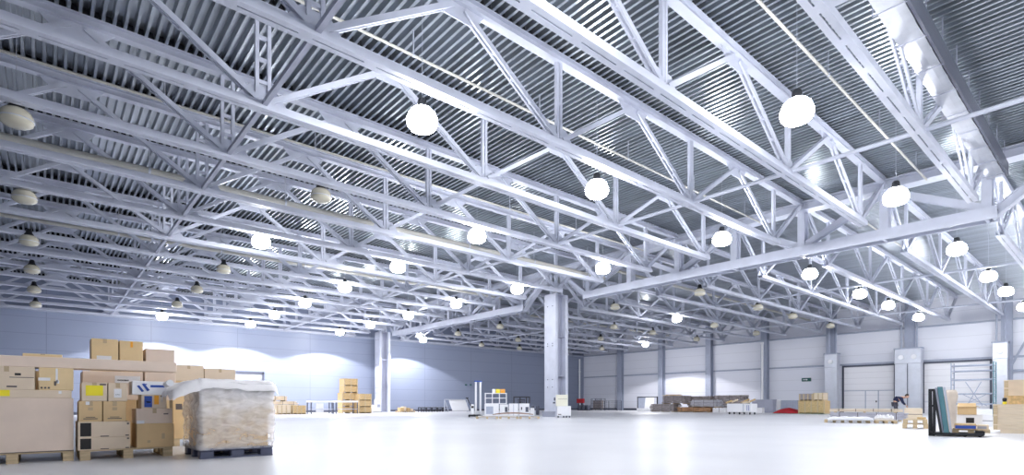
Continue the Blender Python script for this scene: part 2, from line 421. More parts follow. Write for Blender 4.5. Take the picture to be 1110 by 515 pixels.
# foil covered duct
def duct():
    r = thing('foil_duct', 'wide silver foil-covered duct under the roof at the upper right', 'duct', (0, 3.0, 8.75), 0)
    n = 150; vs = []; fs = []; x0, x1 = 6.0, 25.2
    prof = [(0, .0), (.16, -.02), (.3, -.02), (.46, 0), (.47, .22), (.46, .45), (.3, .47), (.16, .47), (0, .45), (-.01, .22)]
    m = len(prof)
    for i in range(n+1):
        x = x0+(x1-x0)*i/n
        for a, z in prof:
            d = noise.noise(Vector((x*1.7, a*4, z*4)))*.035+(.03 if abs((x % 1.5)-.75) > .70 else 0)
            vs.append((x, a+(a-.23)*d*2, z+(z-.22)*d*2+d*.5))
    for i in range(n):
        for j in range(m): fs.append((i*m+j, i*m+(j+1) % m, (i+1)*m+(j+1) % m, (i+1)*m+j))
    fs += [tuple(range(m)), tuple(n*m+j for j in range(m-1, -1, -1))]
    part('duct_skin', MB().add(vs, fs), M_FOIL, r)
    x = 6.75
    while x < x1:
        part('duct_strap', MB().box(x-.01, x+.01, -.06, -.04, -.06, 1.04).box(x-.01, x+.01, .51, .53, -.06, 1.04).box(x-.01, x+.01, -.06, .53, -.07, -.05), M_STEEL2, r); x += 1.5
    part('edge_seal', MB().box(x0, x1, -.10, -.045, -.06, .40), M_DARKST, r)
duct()
xo = solid('sway_tube', MB().tube((0, -6.4, 0), (0, 0, 0), .06, 8), M_STEEL, 'pale tube crossing beneath the foil duct at the right edge', 'brace', (16.3, YK(0)-.1, ZC+.12))

# ------------------------------------------------------------------ lamps
def make_lamp(lit):
    r = thing('high_bay_lamp', '', 'lamp')
    part('hanger_rod', MB().tube((0, 0, .42), (0, 0, 2.6), .008, 6), M_GALV, r)
    part('ballast_housing', MB().lathe([(0, .46), (.07, .46), (.10, .42), (.11, .3), (.15, .25), (.16, .21), (0, .21)], n=14), M_BLACK, r)
    prof = [(.10, .25), (.20, .22), (.29, .13), (.335, .02), (.345, -.07), (.32, -.16), (.25, -.23), (.13, -.27), (0, -.28)] if lit else [(.10, .22), (.20, .19), (.27, .12), (.305, .02), (.31, -.06), (.29, -.12), (.22, -.17), (.10, -.2), (0, -.205)]
    bw = part('acrylic_bowl', MB().lathe(prof, n=16), M_LIT if lit else M_GLASSY, r)
    if not lit: part('rim_ring', MB().lathe([(.30, -.03), (.322, -.03), (.322, -.05), (.30, -.05)], n=14), M_GALV, bw)
    return r
LX = [-.5, 6.4, 12.4, 19.8, 28.4, 35.7, 41.2, 48.6]
LY = [-7.0, -1.1, 4.85, 10.5, 16.4, 22.5, 28.4, 34.4, 40.4, 46.4]  # first two rows: unseen lamps added as fill light from the front
UNLIT = {(0, j) for j in range(8)} | {(1, 2), (1, 4), (1, 5), (1, 6), (4, 2), (4, 3), (4, 4), (4, 5), (4, 6), (5, 2), (6, 2), (7, 2), (5, 4), (5, 5), (6, 3), (6, 4), (6, 5),
         (7, 3), (7, 4), (5, 6), (6, 6), (7, 6), (5, 7), (6, 7), (7, 7), (3, 7) if False else (7, 7)}
lampL, lampU = make_lamp(True), make_lamp(False); used = {True: False, False: False}
ROWN = ['second added fill row behind the camera', 'first added fill row behind the camera', 'row nearest the camera', 'second row back', 'third row back', 'fourth row back', 'fifth row back', 'sixth row back', 'seventh row back', 'row at the left wall']
COLN = ['far-left file', 'second file from the left', 'third file from the left', 'file just left of the main girder', 'file just right of the main girder', 'third file from the right wall', 'second file from the right wall', 'file nearest the right wall']
for i, x in enumerate(LX):
    for j, y in enumerate(LY):
        if i == 0 and 1 < j < 4: continue
        lit = (i, j-2) not in UNLIT or j < 2
        src = lampL if lit else lampU
        o = src if not used[lit] else copy_tree(src); used[lit] = True
        o.location = (x, y, 7.2)
        o['label'] = '%s high-bay lamp, %s, %s' % ('glowing white' if lit else 'unlit cream', COLN[i], ROWN[j])
        o['group'] = 'lit high-bay lamps' if lit else 'unlit high-bay lamps'
        if (j == 9 or (i, j) == (7, 7)) and lit:
            ld = bpy.data.lights.new('lamp_beam', 'SPOT'); ld.energy = 1900; ld.spot_size = math.radians(140); ld.spot_blend = .12
            ld.shadow_soft_size = .1; ld.color = (1, .98, 1)
            lo = bpy.data.objects.new('lamp_beam', ld); COL.objects.link(lo); lo.location = (x, y+1.2, 6.85) if j == 9 else (x+1.5, y+.5, 6.85)

# ------------------------------------------------------------------ right wall furniture
for k, px in zip(range(-4, 4), ('beside the right edge', 'right of the scaffold', 'between the two dock doors', 'left of the wicket door', 'beside the white downpipe', 'behind the timber bundles', 'left of the bright wall bay', 'near the far corner')):
    y = YCOL+6.248*k
    r = thing('wall_column', 'blue-grey steel wall column '+px, 'column', (XW-.5, y, 0), 0, 'wall columns along the right wall')
    part('flange', MB().box(-.1, -.06, -.32, .32, 0, 9.7), M_PILASTER, r)
    part('flange', MB().box(.44, .48, -.32, .32, 0, 9.7), M_PILASTER, r)
    part('web', MB().box(-.06, .44, -.05, .05, 0, 9.7), M_DARKST if False else M_PILASTER, r)
    part('haunch', MB().box(-.2, .4, -.2, .2, 9.3, 9.44), M_PILASTER, r)
def air_unit(x0, x1, ytop, vents, label):
    p = Place('X', XW-1.5, x0, x1); h = p.h(ytop); w = p.w; d = .75
    r = thing('air_curtain', label, 'air curtain', p.p, p.rz, 'tall silver air curtains by the dock doors')
    hb = h-1.35
    m = MB().box(-w/2, w/2, 0, d, 0, hb)
    z = .5
    nv = vents
    for q in range(nv):
        a = -w/2+q*w/nv+.05; c = -w/2+(q+1)*w/nv-.05; z = .45
        while z < hb-.2: m.box(a, c, -.06, .0, z, z+.16); z += .42
    part('lower_casing', m, M_GALV, r)
    fh = part('fan_housing', MB().box(-w/2-.04, w/2+.04, -.05, d, hb, h-.1, None, .03), M_GALV, r)
    part('top_cap', MB().box(-w/2-.08, w/2+.08, -.1, d, h-.1, h), M_PILASTER, r)
    for q in range(nv):
        cx = -w/2+(q+.5)*w/nv
        part('round_vent', MB().tube((cx, -.14, hb+.55), (cx, -.05, hb+.55), .2, 14).tube((cx, -.15, hb+.55), (cx, -.14, hb+.55), .13, 14), M_WHITE, fh)
    if nv == 2: part('centre_seam', MB().box(-.025, .025, -.05, 0, .1, hb), M_DARKST, r)
    part('conduit', MB().tube((-w*.3, d*.6, h), (-w*.3, d*.6, 9.3), .07, 8).tube((w*.3, d*.6, h), (w*.3, d*.6, 9.3), .07, 8), M_PILASTER, r)
air_unit(894, 907, 383, 1, 'silver single air curtain tower left of the wicket dock door')
air_unit(970, 998, 377, 2, 'wide silver double air curtain tower between the two dock doors')
air_unit(1076, 1092, 370, 1, 'silver air curtain tower right of the scaffold')
p = Place('X', XW-.85, 825, 827.5)
solid('downpipe', MB().tube((0, 0, .3), (0, 0, 7.2), .12, 10).tube((0, 0, 7.0), (0, 0, 7.2), .17, 10).tube((0, 0, 0), (0, 0, .3), .17, 10), M_WHITE, 'white vertical downpipe on the right wall left of the exit sign', 'pipe', p.p)
p = Place('Y', YW-.35, 627, 629.5)
solid('riser_pipe', MB().tube((0, 0, 0), (0, 0, 7.0), .1, 10).tube((0, 0, 5.2), (0, 0, 5.35), .14, 10), M_WHITE, 'white riser pipe above the red fire equipment near the corner', 'pipe', p.p)
# exit sign: dark green board with a white running mark and arrow
p = Place('X', XW-.12, 869, 879)
r = thing('exit_sign', 'small dark green exit sign on the right wall panel', 'sign', p.at(0, 0, p.h(413.5)), p.rz)
part('sign_board', MB().box(-p.w/2, p.w/2, 0, .1, 0, .34), M_GSIGN, r)
part('arrow_mark', MB().box(-.3, .0, -.01, 0, .14, .2).plate([(.0, .08), (.14, .17), (.0, .26)], .01, 'y', -.005), M_PAPER, r)
for x0, ln in ((504.5, 'left'), (509.5, 'right')):
    p = Place('Y', YW-.1, x0, x0+1.8)
    solid('wall_sign', MB().box(-p.w/2, p.w/2, 0, .08, 0, .16), M_GSIGN, 'tiny green sign on the left wall, the %s one above the stacker' % ln, 'sign', p.at(0, 0, p.h(418)))
p0 = Place('X', XW-.25, 1093, 1112)
solid('wall_brace', MB().bar((-p0.w*.5, 0, 3.4), (p0.w*.9, 0, 6.6), .1, .14).bar((-p0.w*.5, 0, 3.4), (p0.w*.9, 0, 3.4), .1, .14), M_PILASTER, 'grey diagonal steel brace on the wall at the right edge', 'brace', p0.p, p0.rz)

# ------------------------------------------------------------------ stored goods: builders
def pallet(label, P, w=None, d=.8, h=.144, y0=0., z0=0., m=None, group='wooden pallets', col='wood'):
    m = m or M_WOOD; w = w or P.w
    r = thing('pallet', label, 'pallet', P.at(0, y0, z0), P.rz, group)
    n = max(3, int(round(d/.19)))
    for i in range(n):
        a = d*i/n+.012; part('deck_board', MB().box(-w/2, w/2, a, d*(i+1)/n-.012, h-.022, h, None, .003), m, r)
    for i in range(3):
        x = -w/2+(w-.12)*i/2
        part('stringer', MB().box(x, x+.12, 0, d, h-.044, h-.022), m, r)
        for q in range(3):
            yy = (d-.12)*q/2
            part('block', MB().box(x, x+.12, yy, yy+.12, .022, h-.044, None, .004), m, r)
        part('skid', MB().box(x, x+.12, 0, d, 0, .022), m, r)
    return r
def carton(label, P, x0, x1, z0, z1, y0=0., d=.5, mt=0, tape=True, marks=(), group=None, name='cardboard_box', cat='box', rz=0., lean=0.):
    """box on plane P (front face y0 behind the plane), x0..x1 are plane coordinates"""
    w = x1-x0; h = z1-z0; cx = (x0+x1)/2
    g = .003
    mb = MB().box(-w/2+g, w/2-g, g, d-g, 0, h-.001, None, .006)
    o = part(name, mb, M_CARD[mt] if isinstance(mt, int) else mt, None)
    o.location = P.at(cx, y0, z0); o.rotation_euler = (0, lean, P.rz+rz); tag(o, label, cat, group)
    if tape:
        part('packing_tape', MB().box(-.025, .025, g-.002, d-g, h-.002, h+.0005), M_TAPE, o)
        part('packing_tape', MB().box(-.025, .025, g-.002, g+.004, h-min(.07, h*.4), h), M_TAPE, o)
        part('flap_seam', MB().box(-w/2+.01, w/2-.01, d/2-.003, d/2+.003, h-.003, h), M_INK, o)
    for nm, a, b_, c, e, mm in marks:      # fractions of the front face
        part(nm, MB().box(-w/2+a*w, -w/2+b_*w, g-.003, g+.003, c*h, e*h), mm, o)
    return o
def crate(label, P, x0, x1, z0, z1, y0=0., d=1.0, mt=None, group=None, bands=3, name='wooden_crate', feet=True):
    w = x1-x0; h = z1-z0; cx = (x0+x1)/2; mt = mt or M_OSB
    r = thing(name, label, 'crate', P.at(cx, y0, z0), P.rz, group)
    f = min(.09, h*.25) if feet else 0
    part('body', MB().box(-w/2+.02, w/2-.02, .02, d-.02, f, h-.02, None, .004), mt, r)
    part('lid', MB().box(-w/2, w/2, 0, d, h-.03, h), mt, r)
    for i in range(bands):
        x = -w/2+.05+(w-.1)*i/max(1, bands-1)
        for q in (0, d-.02): part('batten', MB().box(x-.045, x+.045, q, q+.02, f, h-.03), M_WOOD, r)
        if feet: part('foot', MB().box(x-.045, x+.045, .02, d-.02, 0, f), M_WOOD, r)
    return r
def bundle(label, P, x0, x1, z0, z1, y0=0., d=1.0, mt=None, group='timber bundles', layers=5, straps=3, bow=0., wrapm=None):
    """a strapped bundle of boards lying on bearers"""
    w = x1-x0; h = z1-z0; cx = (x0+x1)/2; mt = mt or M_GREYWD
    r = thing('timber_bundle', label, 'timber', P.at(cx, y0, z0), P.rz, group)
    f = min(.07, h*.25); rnd = random.Random(int(abs(x0*97+z0*31+w*7)))
    for i in range(layers):
        a = f+(h-f)*i/layers; b_ = f+(h-f)*(i+1)/layers-(.022 if (i*7+int(w*10)) % 3 == 0 else .008)
        m = MB(); n = 4
        for q in range(n):
            e1, e2 = rnd.uniform(0, .14)*w*.5, rnd.uniform(0, .14)*w*.5
            m.box(-w/2+e1, w/2-e2, d*q/n+.005, d*(q+1)/n-.005, a, b_)
        part('board_layer', m, mt, r)
    for i in range(3):
        x = -w*.4+w*.4*i; part('bearer', MB().box(x-.05, x+.05, 0, d, 0, f), M_WOOD, r)
    for i in range(straps):
        x = -w*.35+w*.7*i/max(1, straps-1); part('strap', MB().box(x-.012, x+.012, -.004, d+.004, f-.002, h+.003), M_INK, r)
    return r

# ------------------------------------------------------------------ near left: pallets of cardboard boxes
PA = Place('Y', 9.80, -60, 80)
XO = PA.p.x
def LXc(x): return x_on_y(9.80, x)-XO           # plane coordinate from a sight line
def HA(x, y): X = x_on_y(9.80, x); return EYE+(HOR-y)*(CT*X+ST*9.80)/FPX
xa, xb = LXc(-62), LXc(80)
Pl = Place('Y', 9.80, -62, 80)
pallet('pale wooden pallet under the biggest cardboard box at the left edge', Pl, d=1.2)
zb = .144; g1 = 'cartons on the left-edge pallet'
z1 = HA(60, 431.5)
carton('biggest plain brown carton, directly on the left-edge pallet', PA, xa, xb, zb, z1, 0, 1.15, 2, False, [('bottom_seam', 0, 1, 0, .012, M_INK)], g1)
z2 = HA(60, 423)
carton('long low carton with a yellow label, lying on the biggest carton', PA, xa, LXc(78), z1, z2, .0, .8, 1, False,
       [('yellow_label', .40, .49, .2, .95, M_YEL), ('white_sticker', .885, .91, .55, .9, M_PAPER)], g1)
z3 = HA(20, 397.5)
carton('carton with a black handle slot, under the long narrow carton at the left edge', PA, xa+.3, LXc(38), z2, z3, 0, .7, 1, True,
       [('handle_slot', .64, .75, .62, .72, M_DARKCARD), ('print_line', .55, .98, .52, .55, M_INK), ('print_line', .5, .68, .1, .17, M_INK)], g1)
carton('upright carton with white tape and small printed marks, above the biggest carton', PA, LXc(41.5), LXc(80), z2, z3, 0, .7, 3, False,
       [('white_sticker', 0, .33, .42, .55, M_PAPER), ('print_mark', .06, .12, .06, .14, M_INK), ('print_mark', .16, .22, .06, .14, M_INK), ('print_mark', .26, .32, .06, .14, M_INK),
        ('torn_tape', .48, .54, .35, .97, M_PAPER), ('printed_arrows', .44, .5, .2, .4, M_INK), ('torn_tape', .5, .58, .3, .45, M_PAPER)], g1)
carton('plain carton at the back of the left-edge pallet', PA, xa+.1, LXc(79), z1, z3-.01, .83, .4, 0, False, [], g1)
z4 = HA(20, 384)
o = carton('very long narrow carton lying like a beam across both box stacks', PA, xa+.15, LXc(192), z3, z3+.15, .02, .42, 2, False, [], 'cartons on top of the stacks', 'long_carton')
# second pallet
PB = Place('Y', 9.72, 83, 190)
def BX(x): return x_on_y(9.72, x)-PB.p.x
def HB(x, y): X = x_on_y(9.72, x); return EYE+(HOR-y)*(CT*X+ST*9.72)/FPX
pallet('pale wooden pallet under the cartons with black squares', PB, w=BX(190)-BX(90)+.0, d=1.0)
gB = 'cartons on the second pallet'
a, c = BX(84), BX(141.5)
za, zc, zd, ze = zb, HB(110, 474), HB(110, 457), HB(110, 435)
sq = [('black_square', .05, .25, .08, .92, M_DARKCARD), ('corner_mark', .93, .97, .78, .9, M_INK), ('corner_mark', .9, .97, .05, .12, M_INK), ('print_line', .42, .58, .03, .09, M_INK)]
carton('flat carton with a black square, bottom one resting on the pallet', PB, a, c, za, zc, 0, .8, 1, False, sq, gB)
carton('flat carton with a black square, second up, under the two small brown cartons', PB, a, c, zc, zd, 0, .8, 1, False, sq, gB)
prm = [('print_line', .2, .8, .12, .16, M_INK), ('print_line', .3, .7, .2, .23, M_INK), ('print_mark', .4, .6, .55, .7, M_TAPE)]
carton('small brown carton with a white sticker, left one above the black squares', PB, a+.01, BX(111), zd, ze, 0, .5, 0, True, prm+[('white_sticker', .3, .46, .82, .98, M_PAPER)], gB)
carton('small brown carton, right one above the black squares', PB, BX(111.5), BX(137), zd, ze, 0, .5, 0, True, prm, gB)
zf = HB(110, 415)
carton('carton with a bright yellow label', PB, BX(88), BX(116.5), ze, zf, 0, .5, 1, True, [('yellow_label', .17, .83, .3, .85, M_YEL), ('print_line', .7, .95, .86, .95, M_INK)], gB)
carton('carton with a square white label right of the yellow-labelled one', PB, BX(117), BX(138.5), ze, zf, 0, .5, 1, True, [('white_label', .3, .68, .2, .68, M_PAPER), ('print_line', .38, .6, .35, .38, M_INK)], gB)
zg = HB(168, 459)
carton('large tan carton at the right of the second pallet, lowest', PB, BX(148), BX(189), za, zg, 0, .7, 0, False, [('white_smudge', .28, .36, .2, .3, M_TAPE), ('printed_marks', .66, .74, .35, .58, M_TAPE)], gB)
zh = HB(168, 443)
carton('pale carton with parcel tape, on the large tan carton', PB, BX(147.5), BX(187), zg, zh, .0, .6, 2, True, [('white_sticker', .02, .22, 0, .2, M_PAPER), ('print_line', .75, .88, .6, .68, M_INK)], gB)
zi = HB(168, 428)
carton('carton with a blue and orange print', PB, BX(153), BX(181), zh, zi, .0, .4, 1, False, [('blue_print', .12, .42, .1, .9, M_BLUE), ('orange_print', .5, .68, .3, .95, M_ORANGE), ('white_figure', .2, .36, .42, .52, M_PAPER), ('print_line', .75, .97, .85, .95, M_INK)], gB)
zj = HB(168, 413.5)
carton('white carton with blue diagonal bars and lettering', PB, BX(143), BX(181), zi, zj, .0, .45, M_PAPER, False,
       [('blue_lettering', .52, .93, .55, .72, M_BLUE), ('blue_lettering', .3, .42, .72, .8, M_BLUE)], gB)
bl = COL.objects[-1].parent
part('blue_bars', MB().plate([(-.10, .16), (-.07, .17), (.0, .07), (-.03, .05)], .004, 'y', .0).plate([(-.16, .13), (-.13, .14), (-.07, .05), (-.1, .04)], .004, 'y', .0), M_BLUE, bl)
# a second row of cartons behind on the same pallets
PC = Place('Y', 10.62, 60, 200)
def CXp(x): return x_on_y(10.62, x)-PC.p.x
def HC(x, y): X = x_on_y(10.62, x); return EYE+(HOR-y)*(CT*X+ST*10.62)/FPX
Pp = Place('Y', 10.80, 85, 186)
pallet('wooden pallet hidden behind the front row of cartons', Pp, d=1.0)
zq = .144
gC = 'cartons stacked in the back row'
zk = HC(120, 413)
carton('tall brown carton at the back, seen between the two front stacks', PC, CXp(88), CXp(150), zq, zk-.3, .2, .8, 0, False, [], gC)
carton('big carton at the back behind the white and blue one', PC, CXp(151), CXp(186), zq, zk-.3, .2, .8, 3, False, [], gC)
zl = HC(120, 402)
carton('long carton with a white shipping label, under the beam', PC, CXp(90), CXp(157), zk-.3, zl, .2, .8, 2, False, [('white_label', .52, .95, .60, .85, M_PAPER), ('print_line', .56, .75, .68, .72, M_INK)], gC)
carton('plain carton right of the one with the shipping label', PC, CXp(158.5), CXp(193), zk-.3, zl, .2, .8, 2, False, [], gC)
zm = HC(115, 365.5)
carton('tall square carton with a white label, left one on the very top', PC, CXp(100), CXp(130.5), zl, zm, .3, .42, 3, True, [('white_label', .2, .74, .18, .48, M_PAPER), ('print_line', .45, .7, .22, .26, M_INK)], 'cartons on top of the stacks')
carton('tall carton with a small orange tag, second from the left on the very top', PC, CXp(131.5), CXp(158), zl, zm-.01, .3, .42, 3, False, [('orange_tag', .46, .56, .8, .98, M_ORANGE)], 'cartons on top of the stacks')
carton('pinkish plain carton at the right end of the very top', PC, CXp(160.5), CXp(193), zl, HC(175, 377), .3, .42, 2, False, [], 'cartons on top of the stacks')
z5 = z3+.15
Pt = Place('Y', 9.9, 24, 68)
z6 = z5
r = carton('flat thin carton lying on the long beam at the left', Pt, -Pt.w/2, Pt.w/2, z5, z5+.045, .02, .3, 3, True, [], 'cartons on top of the stacks')
# third stack behind the wrapped pallet
PD = Place('Y', 11.9, 186, 256)
def DX(x): return x_on_y(11.9, x)-PD.p.x
def HD(x, y): X = x_on_y(11.9, x); return EYE+(HOR-y)*(CT*X+ST*11.9)/FPX
pallet('wooden pallet behind the film-wrapped load', Place('Y', 11.9, 187, 255), d=.9)
gD = 'cartons behind the wrapped pallet'
carton('lower left carton behind the film-wrapped load', PD, DX(187), DX(221), .144, HD(205, 413), 0, .8, 0, False, [('printed_marks', .1, .3, .5, .6, M_INK)], gD)
carton('lower right carton behind the film-wrapped load', PD, DX(221.5), DX(255), .144, HD(205, 413), 0, .8, 0, False, [], gD)
carton('long carton peeking out above the wrapped load, left one', PD, DX(188), DX(221), HD(205, 413), HD(205, 396), 0, .6, 1, True, [], gD)
carton('long carton peeking out above the wrapped load, right one', PD, DX(221.5), DX(255.5), HD(205, 413), HD(238, 400), 0, .6, 1, True, [], gD)

# ------------------------------------------------------------------ film-wrapped load on a dark plastic pallet
WX0, WX1, WY0, WY1 = 1.68, 2.68, 8.82, 9.95
PW = Place('Y', WY0, 200, 220); PW.p = Vector(((WX0+WX1)/2, WY0, 0))
ww = WX1-WX0; wd = WY1-WY0
r = thing('plastic_pallet', 'dark blue-grey plastic pallet under the film-wrapped load', 'pallet', PW.p)
part('deck', MB().box(-ww/2, ww/2, 0, wd, .11, .15, None, .008), M_PLASTP, r)
for i in range(3):
    x = -ww/2+(ww-.18)*i/2
    for q in range(3):
        yy = (wd-.18)*q/2; part('foot', MB().box(x, x+.18, yy, yy+.18, .02, .11, None, .01), M_PLASTP, r)
for q in range(3):
    yy = (wd-.1)*q/2; part('runner', MB().box(-ww/2, ww/2, yy, yy+.1, 0, .025), M_PLASTP, r)
rz0 = .15
lay = [(.15, .55, 3), (.55, .87, 2), (.87, 1.10, 2)]
nb = 0
names = ['lowest', 'middle', 'top']
for li, (a, c, n) in enumerate(lay):
    for i in range(n):
        x0 = -ww/2+.05+(ww-.1)*i/n; x1 = -ww/2+.05+(ww-.1)*(i+1)/n
        if li == 2 and i == 1: c2 = c-.05
        else: c2 = c
        pos = ('left', 'right') if n == 2 else ('left', 'middle', 'right')
        carton('carton inside the clear film, %s layer, %s one' % (names[li], pos[i]), PW, x0, x1, a, c2, .05, wd-.1, [0, 3, 1][li], True, [], 'cartons inside the stretch film')
def film():
    """lumpy film around the load, a shell of rings"""
    vs = []; fs = []; n = 96; rows = 30; x0, x1, y0, y1 = -ww/2-.005, ww/2+.005, -.005, wd+.005
    def ring(t, grow):
        per = 2*((x1-x0)+(y1-y0)); s = t*per; a, b_ = x1-x0, y1-y0
        if s < a: p = (x0+s, y0, 0, -1)
        elif s < a+b_: p = (x1, y0+s-a, 1, 0)
        elif s < 2*a+b_: p = (x1-(s-a-b_), y1, 0, 1)
        else: p = (x0, y1-(s-2*a-b_), -1, 0)
        return p
    ztop = 1.115
    for j in range(rows+1):
        v = j/rows; z = .13+(ztop-.13)*v
        for i in range(n):
            px, py, nx, ny = ring(i/n, 0)
            q = Vector((px*3.2, py*3.2, z*4))
            d = noise.noise(q)*.03+abs(noise.noise(q*2.7))*.03
            pinch = -.03*math.exp(-((z-.56)/.05)**2)-.02*math.exp(-((z-.86)/.04)**2)
            bulge = .035*math.sin(min(1, v*1.3)*math.pi)
            k = d+pinch*.6+bulge*.5
            if v > .97: k += .02
            cxm = (x0+x1)/2; cym = (y0+y1)/2
            rr = math.hypot(px-cxm, py-cym)
            vs.append((px+nx*k+(px-cxm)/rr*0.01, py+ny*k+(py-cym)/rr*.01, z+noise.noise(q*1.3+Vector((9, 0, 0)))*.015*v))
    for j in range(rows):
        for i in range(n): fs.append((j*n+i, j*n+(i+1) % n, (j+1)*n+(i+1) % n, (j+1)*n+i))
    return MB().add(vs, fs, True)
fr = thing('stretch_film_wrap', 'crumpled clear film wrapped round the load on the dark pallet', 'film', PW.p)
part('side_film', film(), M_WRAP, fr)
def sheet_top():
    """loose bulging film sheet over the top, hanging over at the left"""
    vs = []; fs = []; nx, ny = 56, 44
    for j in range(ny+1):
        for i in range(nx+1):
            u, v = i/nx, j/ny
            x = -ww/2-.34+(ww+.40)*u; y = -.05+(wd+.1)*v
            q = Vector((x*3, y*3, 2.2))
            z = 1.15+.03*noise.noise(q)+.02*abs(noise.noise(q*2.6))
            ex = max(0, (x-(ww/2-.04))/.1); ey = max(0, (-y)/.05)
            z -= .10*ex*ex+.06*ey
            if x < -ww/2: z -= .02+.16*((-ww/2-x)/.34)**2*(1 if v < .9 else .4)
            if abs(x+ww/2+.1) < .25: z += .015*math.sin(y*19)
            ey2 = max(0, (y-wd)/.05); z -= .06*ey2
            vs.append((x, y, z))
    for j in range(ny):
        for i in range(nx): a = j*(nx+1)+i; fs.append((a, a+1, a+nx+2, a+nx+1))
    # skirt along the front and both ends
    def skirt(idx, drop):
        o = []
        base = len(vs)
        for k, ii in enumerate(idx):
            x, y, z = vs[ii]
            vs.append((x+noise.noise(Vector((x*5, y*5, 7)))*.02, y-.015+noise.noise(Vector((x*6, y*6, 1)))*.02, z-drop*(.8+.5*noise.noise(Vector((x*4, y*4, 5))))))
        for k in range(len(idx)-1): fs.append((idx[k], idx[k+1], base+k+1, base+k))
    skirt([i for i in range(nx+1)], .10)
    skirt([j*(nx+1)+nx for j in range(ny+1)], .10)
    skirt([j*(nx+1) for j in range(ny+1)], .14)
    return MB().add(vs, fs, True)
part('top_sheet', sheet_top(), mat('milky_film', (.97, .95, .95), .35, 0, .05, 6, .6), fr, 'milky white sheet of film draped over the top')
sd = MB()
sd.lathe([(0, -.22), (.045, -.22), (.045, .22), (0, .22)], n=12)
rl = MB(); rl.tube((-ww/2-.36, .05, 1.095), (-ww/2-.30, wd-.35, 1.095), .045, 12)
part('rolled_end', rl, M_WHITE, fr)

# ------------------------------------------------------------------ along the left wall
def PY(d, x0, x1): return Place('Y', d, x0, x1)
def crates(P, x0, x1, tops, z0, lab, group, d=1.0, mt=None, y0=0):
    a = P.p
    z = z0
    for i, t in enumerate(tops):
        pos = 'lowest' if i == 0 else ('topmost' if i == len(tops)-1 else ['second', 'third', 'fourth'][i-1]+' up')
        crate(lab+', '+pos, P, x0, x1, z, P.h(t), y0, d, mt, group); z = P.h(t)
P = PY(43.5, 292, 322)
bundle('long pale timber stack near the left wall, lowest layer', P, -P.w/2, P.w/2+.5, 0, P.h(441), .8, 1.2, M_WOODP, 'pale timber by the left wall', 4, 3)
bundle('long pale timber stack near the left wall, middle layer', P, -P.w/2, P.w/2+.4, P.h(441), P.h(435), .8, 1.2, M_WOODP, 'pale timber by the left wall', 3, 3)
bundle('long pale timber stack near the left wall, shorter top layer', P, -P.w/2-.3, P.w/2-.4, P.h(435), P.h(429), .8, 1.2, M_WOODP, 'pale timber by the left wall', 3, 3)
P = PY(42.6, 300, 316)
crate('low orange-brown crate in front of the pale timber, left one', P, -P.w/2, P.w/2, 0, P.h(439), 0, .8, M_WOODP, 'low crates by the left wall', 4)
P = PY(42.6, 317, 332)
crate('low orange-brown crate in front of the pale timber, right one', P, -P.w/2, P.w/2, 0, P.h(439.5), 0, .8, M_OSB, 'low crates by the left wall', 4)
def trestle(label, P, y0=0, d=.9, z=.95, shelf=True):
    w = P.w; r = thing('work_table', label, 'table', P.at(0, y0), P.rz, 'work tables by the left wall')
    part('tabletop', MB().box(-w/2-.02, w/2+.02, -.05, d+.05, z-.14, z, None, .01), M_WHITE, r)
    for sx in (-1, 1):
        for q in (0, d-.07): part('leg', MB().box(sx*(w/2-.04)-.035, sx*(w/2-.04)+.035, q, q+.07, 0, z-.14), M_DARKST, r)
    part('rail', MB().box(-w/2+.03, w/2-.03, 0, .05, .35, .40).box(-w/2+.03, w/2-.03, d-.05, d, .35, .40), M_GALV, r)
    if shelf: part('side_panel', MB().box(-w*.28, w*.05, .04, .06, .1, z-.2), M_WHITE, r)
    return r
P = PY(42.8, 337, 362); trestle('long white work table with dark legs, left one', P, z=P.h(434.5))
P = PY(42.8, 364, 388); trestle('long white work table with dark legs, right one in front of the crate tower', P, z=P.h(434.5), shelf=False)
P = PY(44.6, 371, 388)
crates(P, -P.w/2, P.w/2, [441, 434, 426], 0, 'wooden crate in the tall tower behind the work table', 'crates in the tall tower')
crate('wooden crate on the tall tower by the left wall, one below the top', P, -P.w/2+.15, P.w/2, P.h(426), P.h(418.5), 0, 1.0, None, 'crates in the tall tower')
crate('top wooden crate of the tall tower by the left wall', P, -P.w/2+.15, P.w/2, P.h(418.5), P.h(410.5), 0, 1.0, None, 'crates in the tall tower')
P = PY(43.6, 389, 403)
crates(P, -P.w/2, P.w/2, [441.5, 434.5, 427], 0, 'wooden crate in the shorter tower beside the wall column', 'crates in the short tower')
P = PY(46.5, 404, 414)
r = thing('white_cabinet', 'small white machine cabinet at the foot of the wall column', 'machine', P.p)
w = P.w
part('lower_body', MB().box(-w/2, w/2-.1, 0, .6, .05, P.h(439), None, .02), M_WHITE, r)
part('upper_body', MB().box(-w*.05, w/2-.05, .05, .55, P.h(439), P.h(433), None, .02), M_WHITE, r)
part('dark_opening', MB().box(0, w*.3, -.01, 0, .5, .75), M_PILASTER, r); part('base', MB().box(-w/2, w/2, 0, .6, 0, .05), M_BLACK, r)
P = PY(45.0, 426, 458)
pallet('wooden pallet with scrap wood near the left wall', P, w=1.6, d=1.0)
for i, (dx, wz, hh, ang) in enumerate([(-.35, .5, .42, .1), (-.1, .35, .55, -.2), (.15, .4, .4, .3), (.4, .38, .28, -.1)]):
    o = carton('piece of scrap board on the low pallet by the left wall, %s from the left' % ORD[i], P, -.7+.36*i, -.7+.36*i+wz*.7, .144, .144+hh*.75, .15, .6, M_WOODP if i % 2 else M_OSB, False, [], 'scrap wood on the low pallet', 'scrap_board', 'wood', 0)
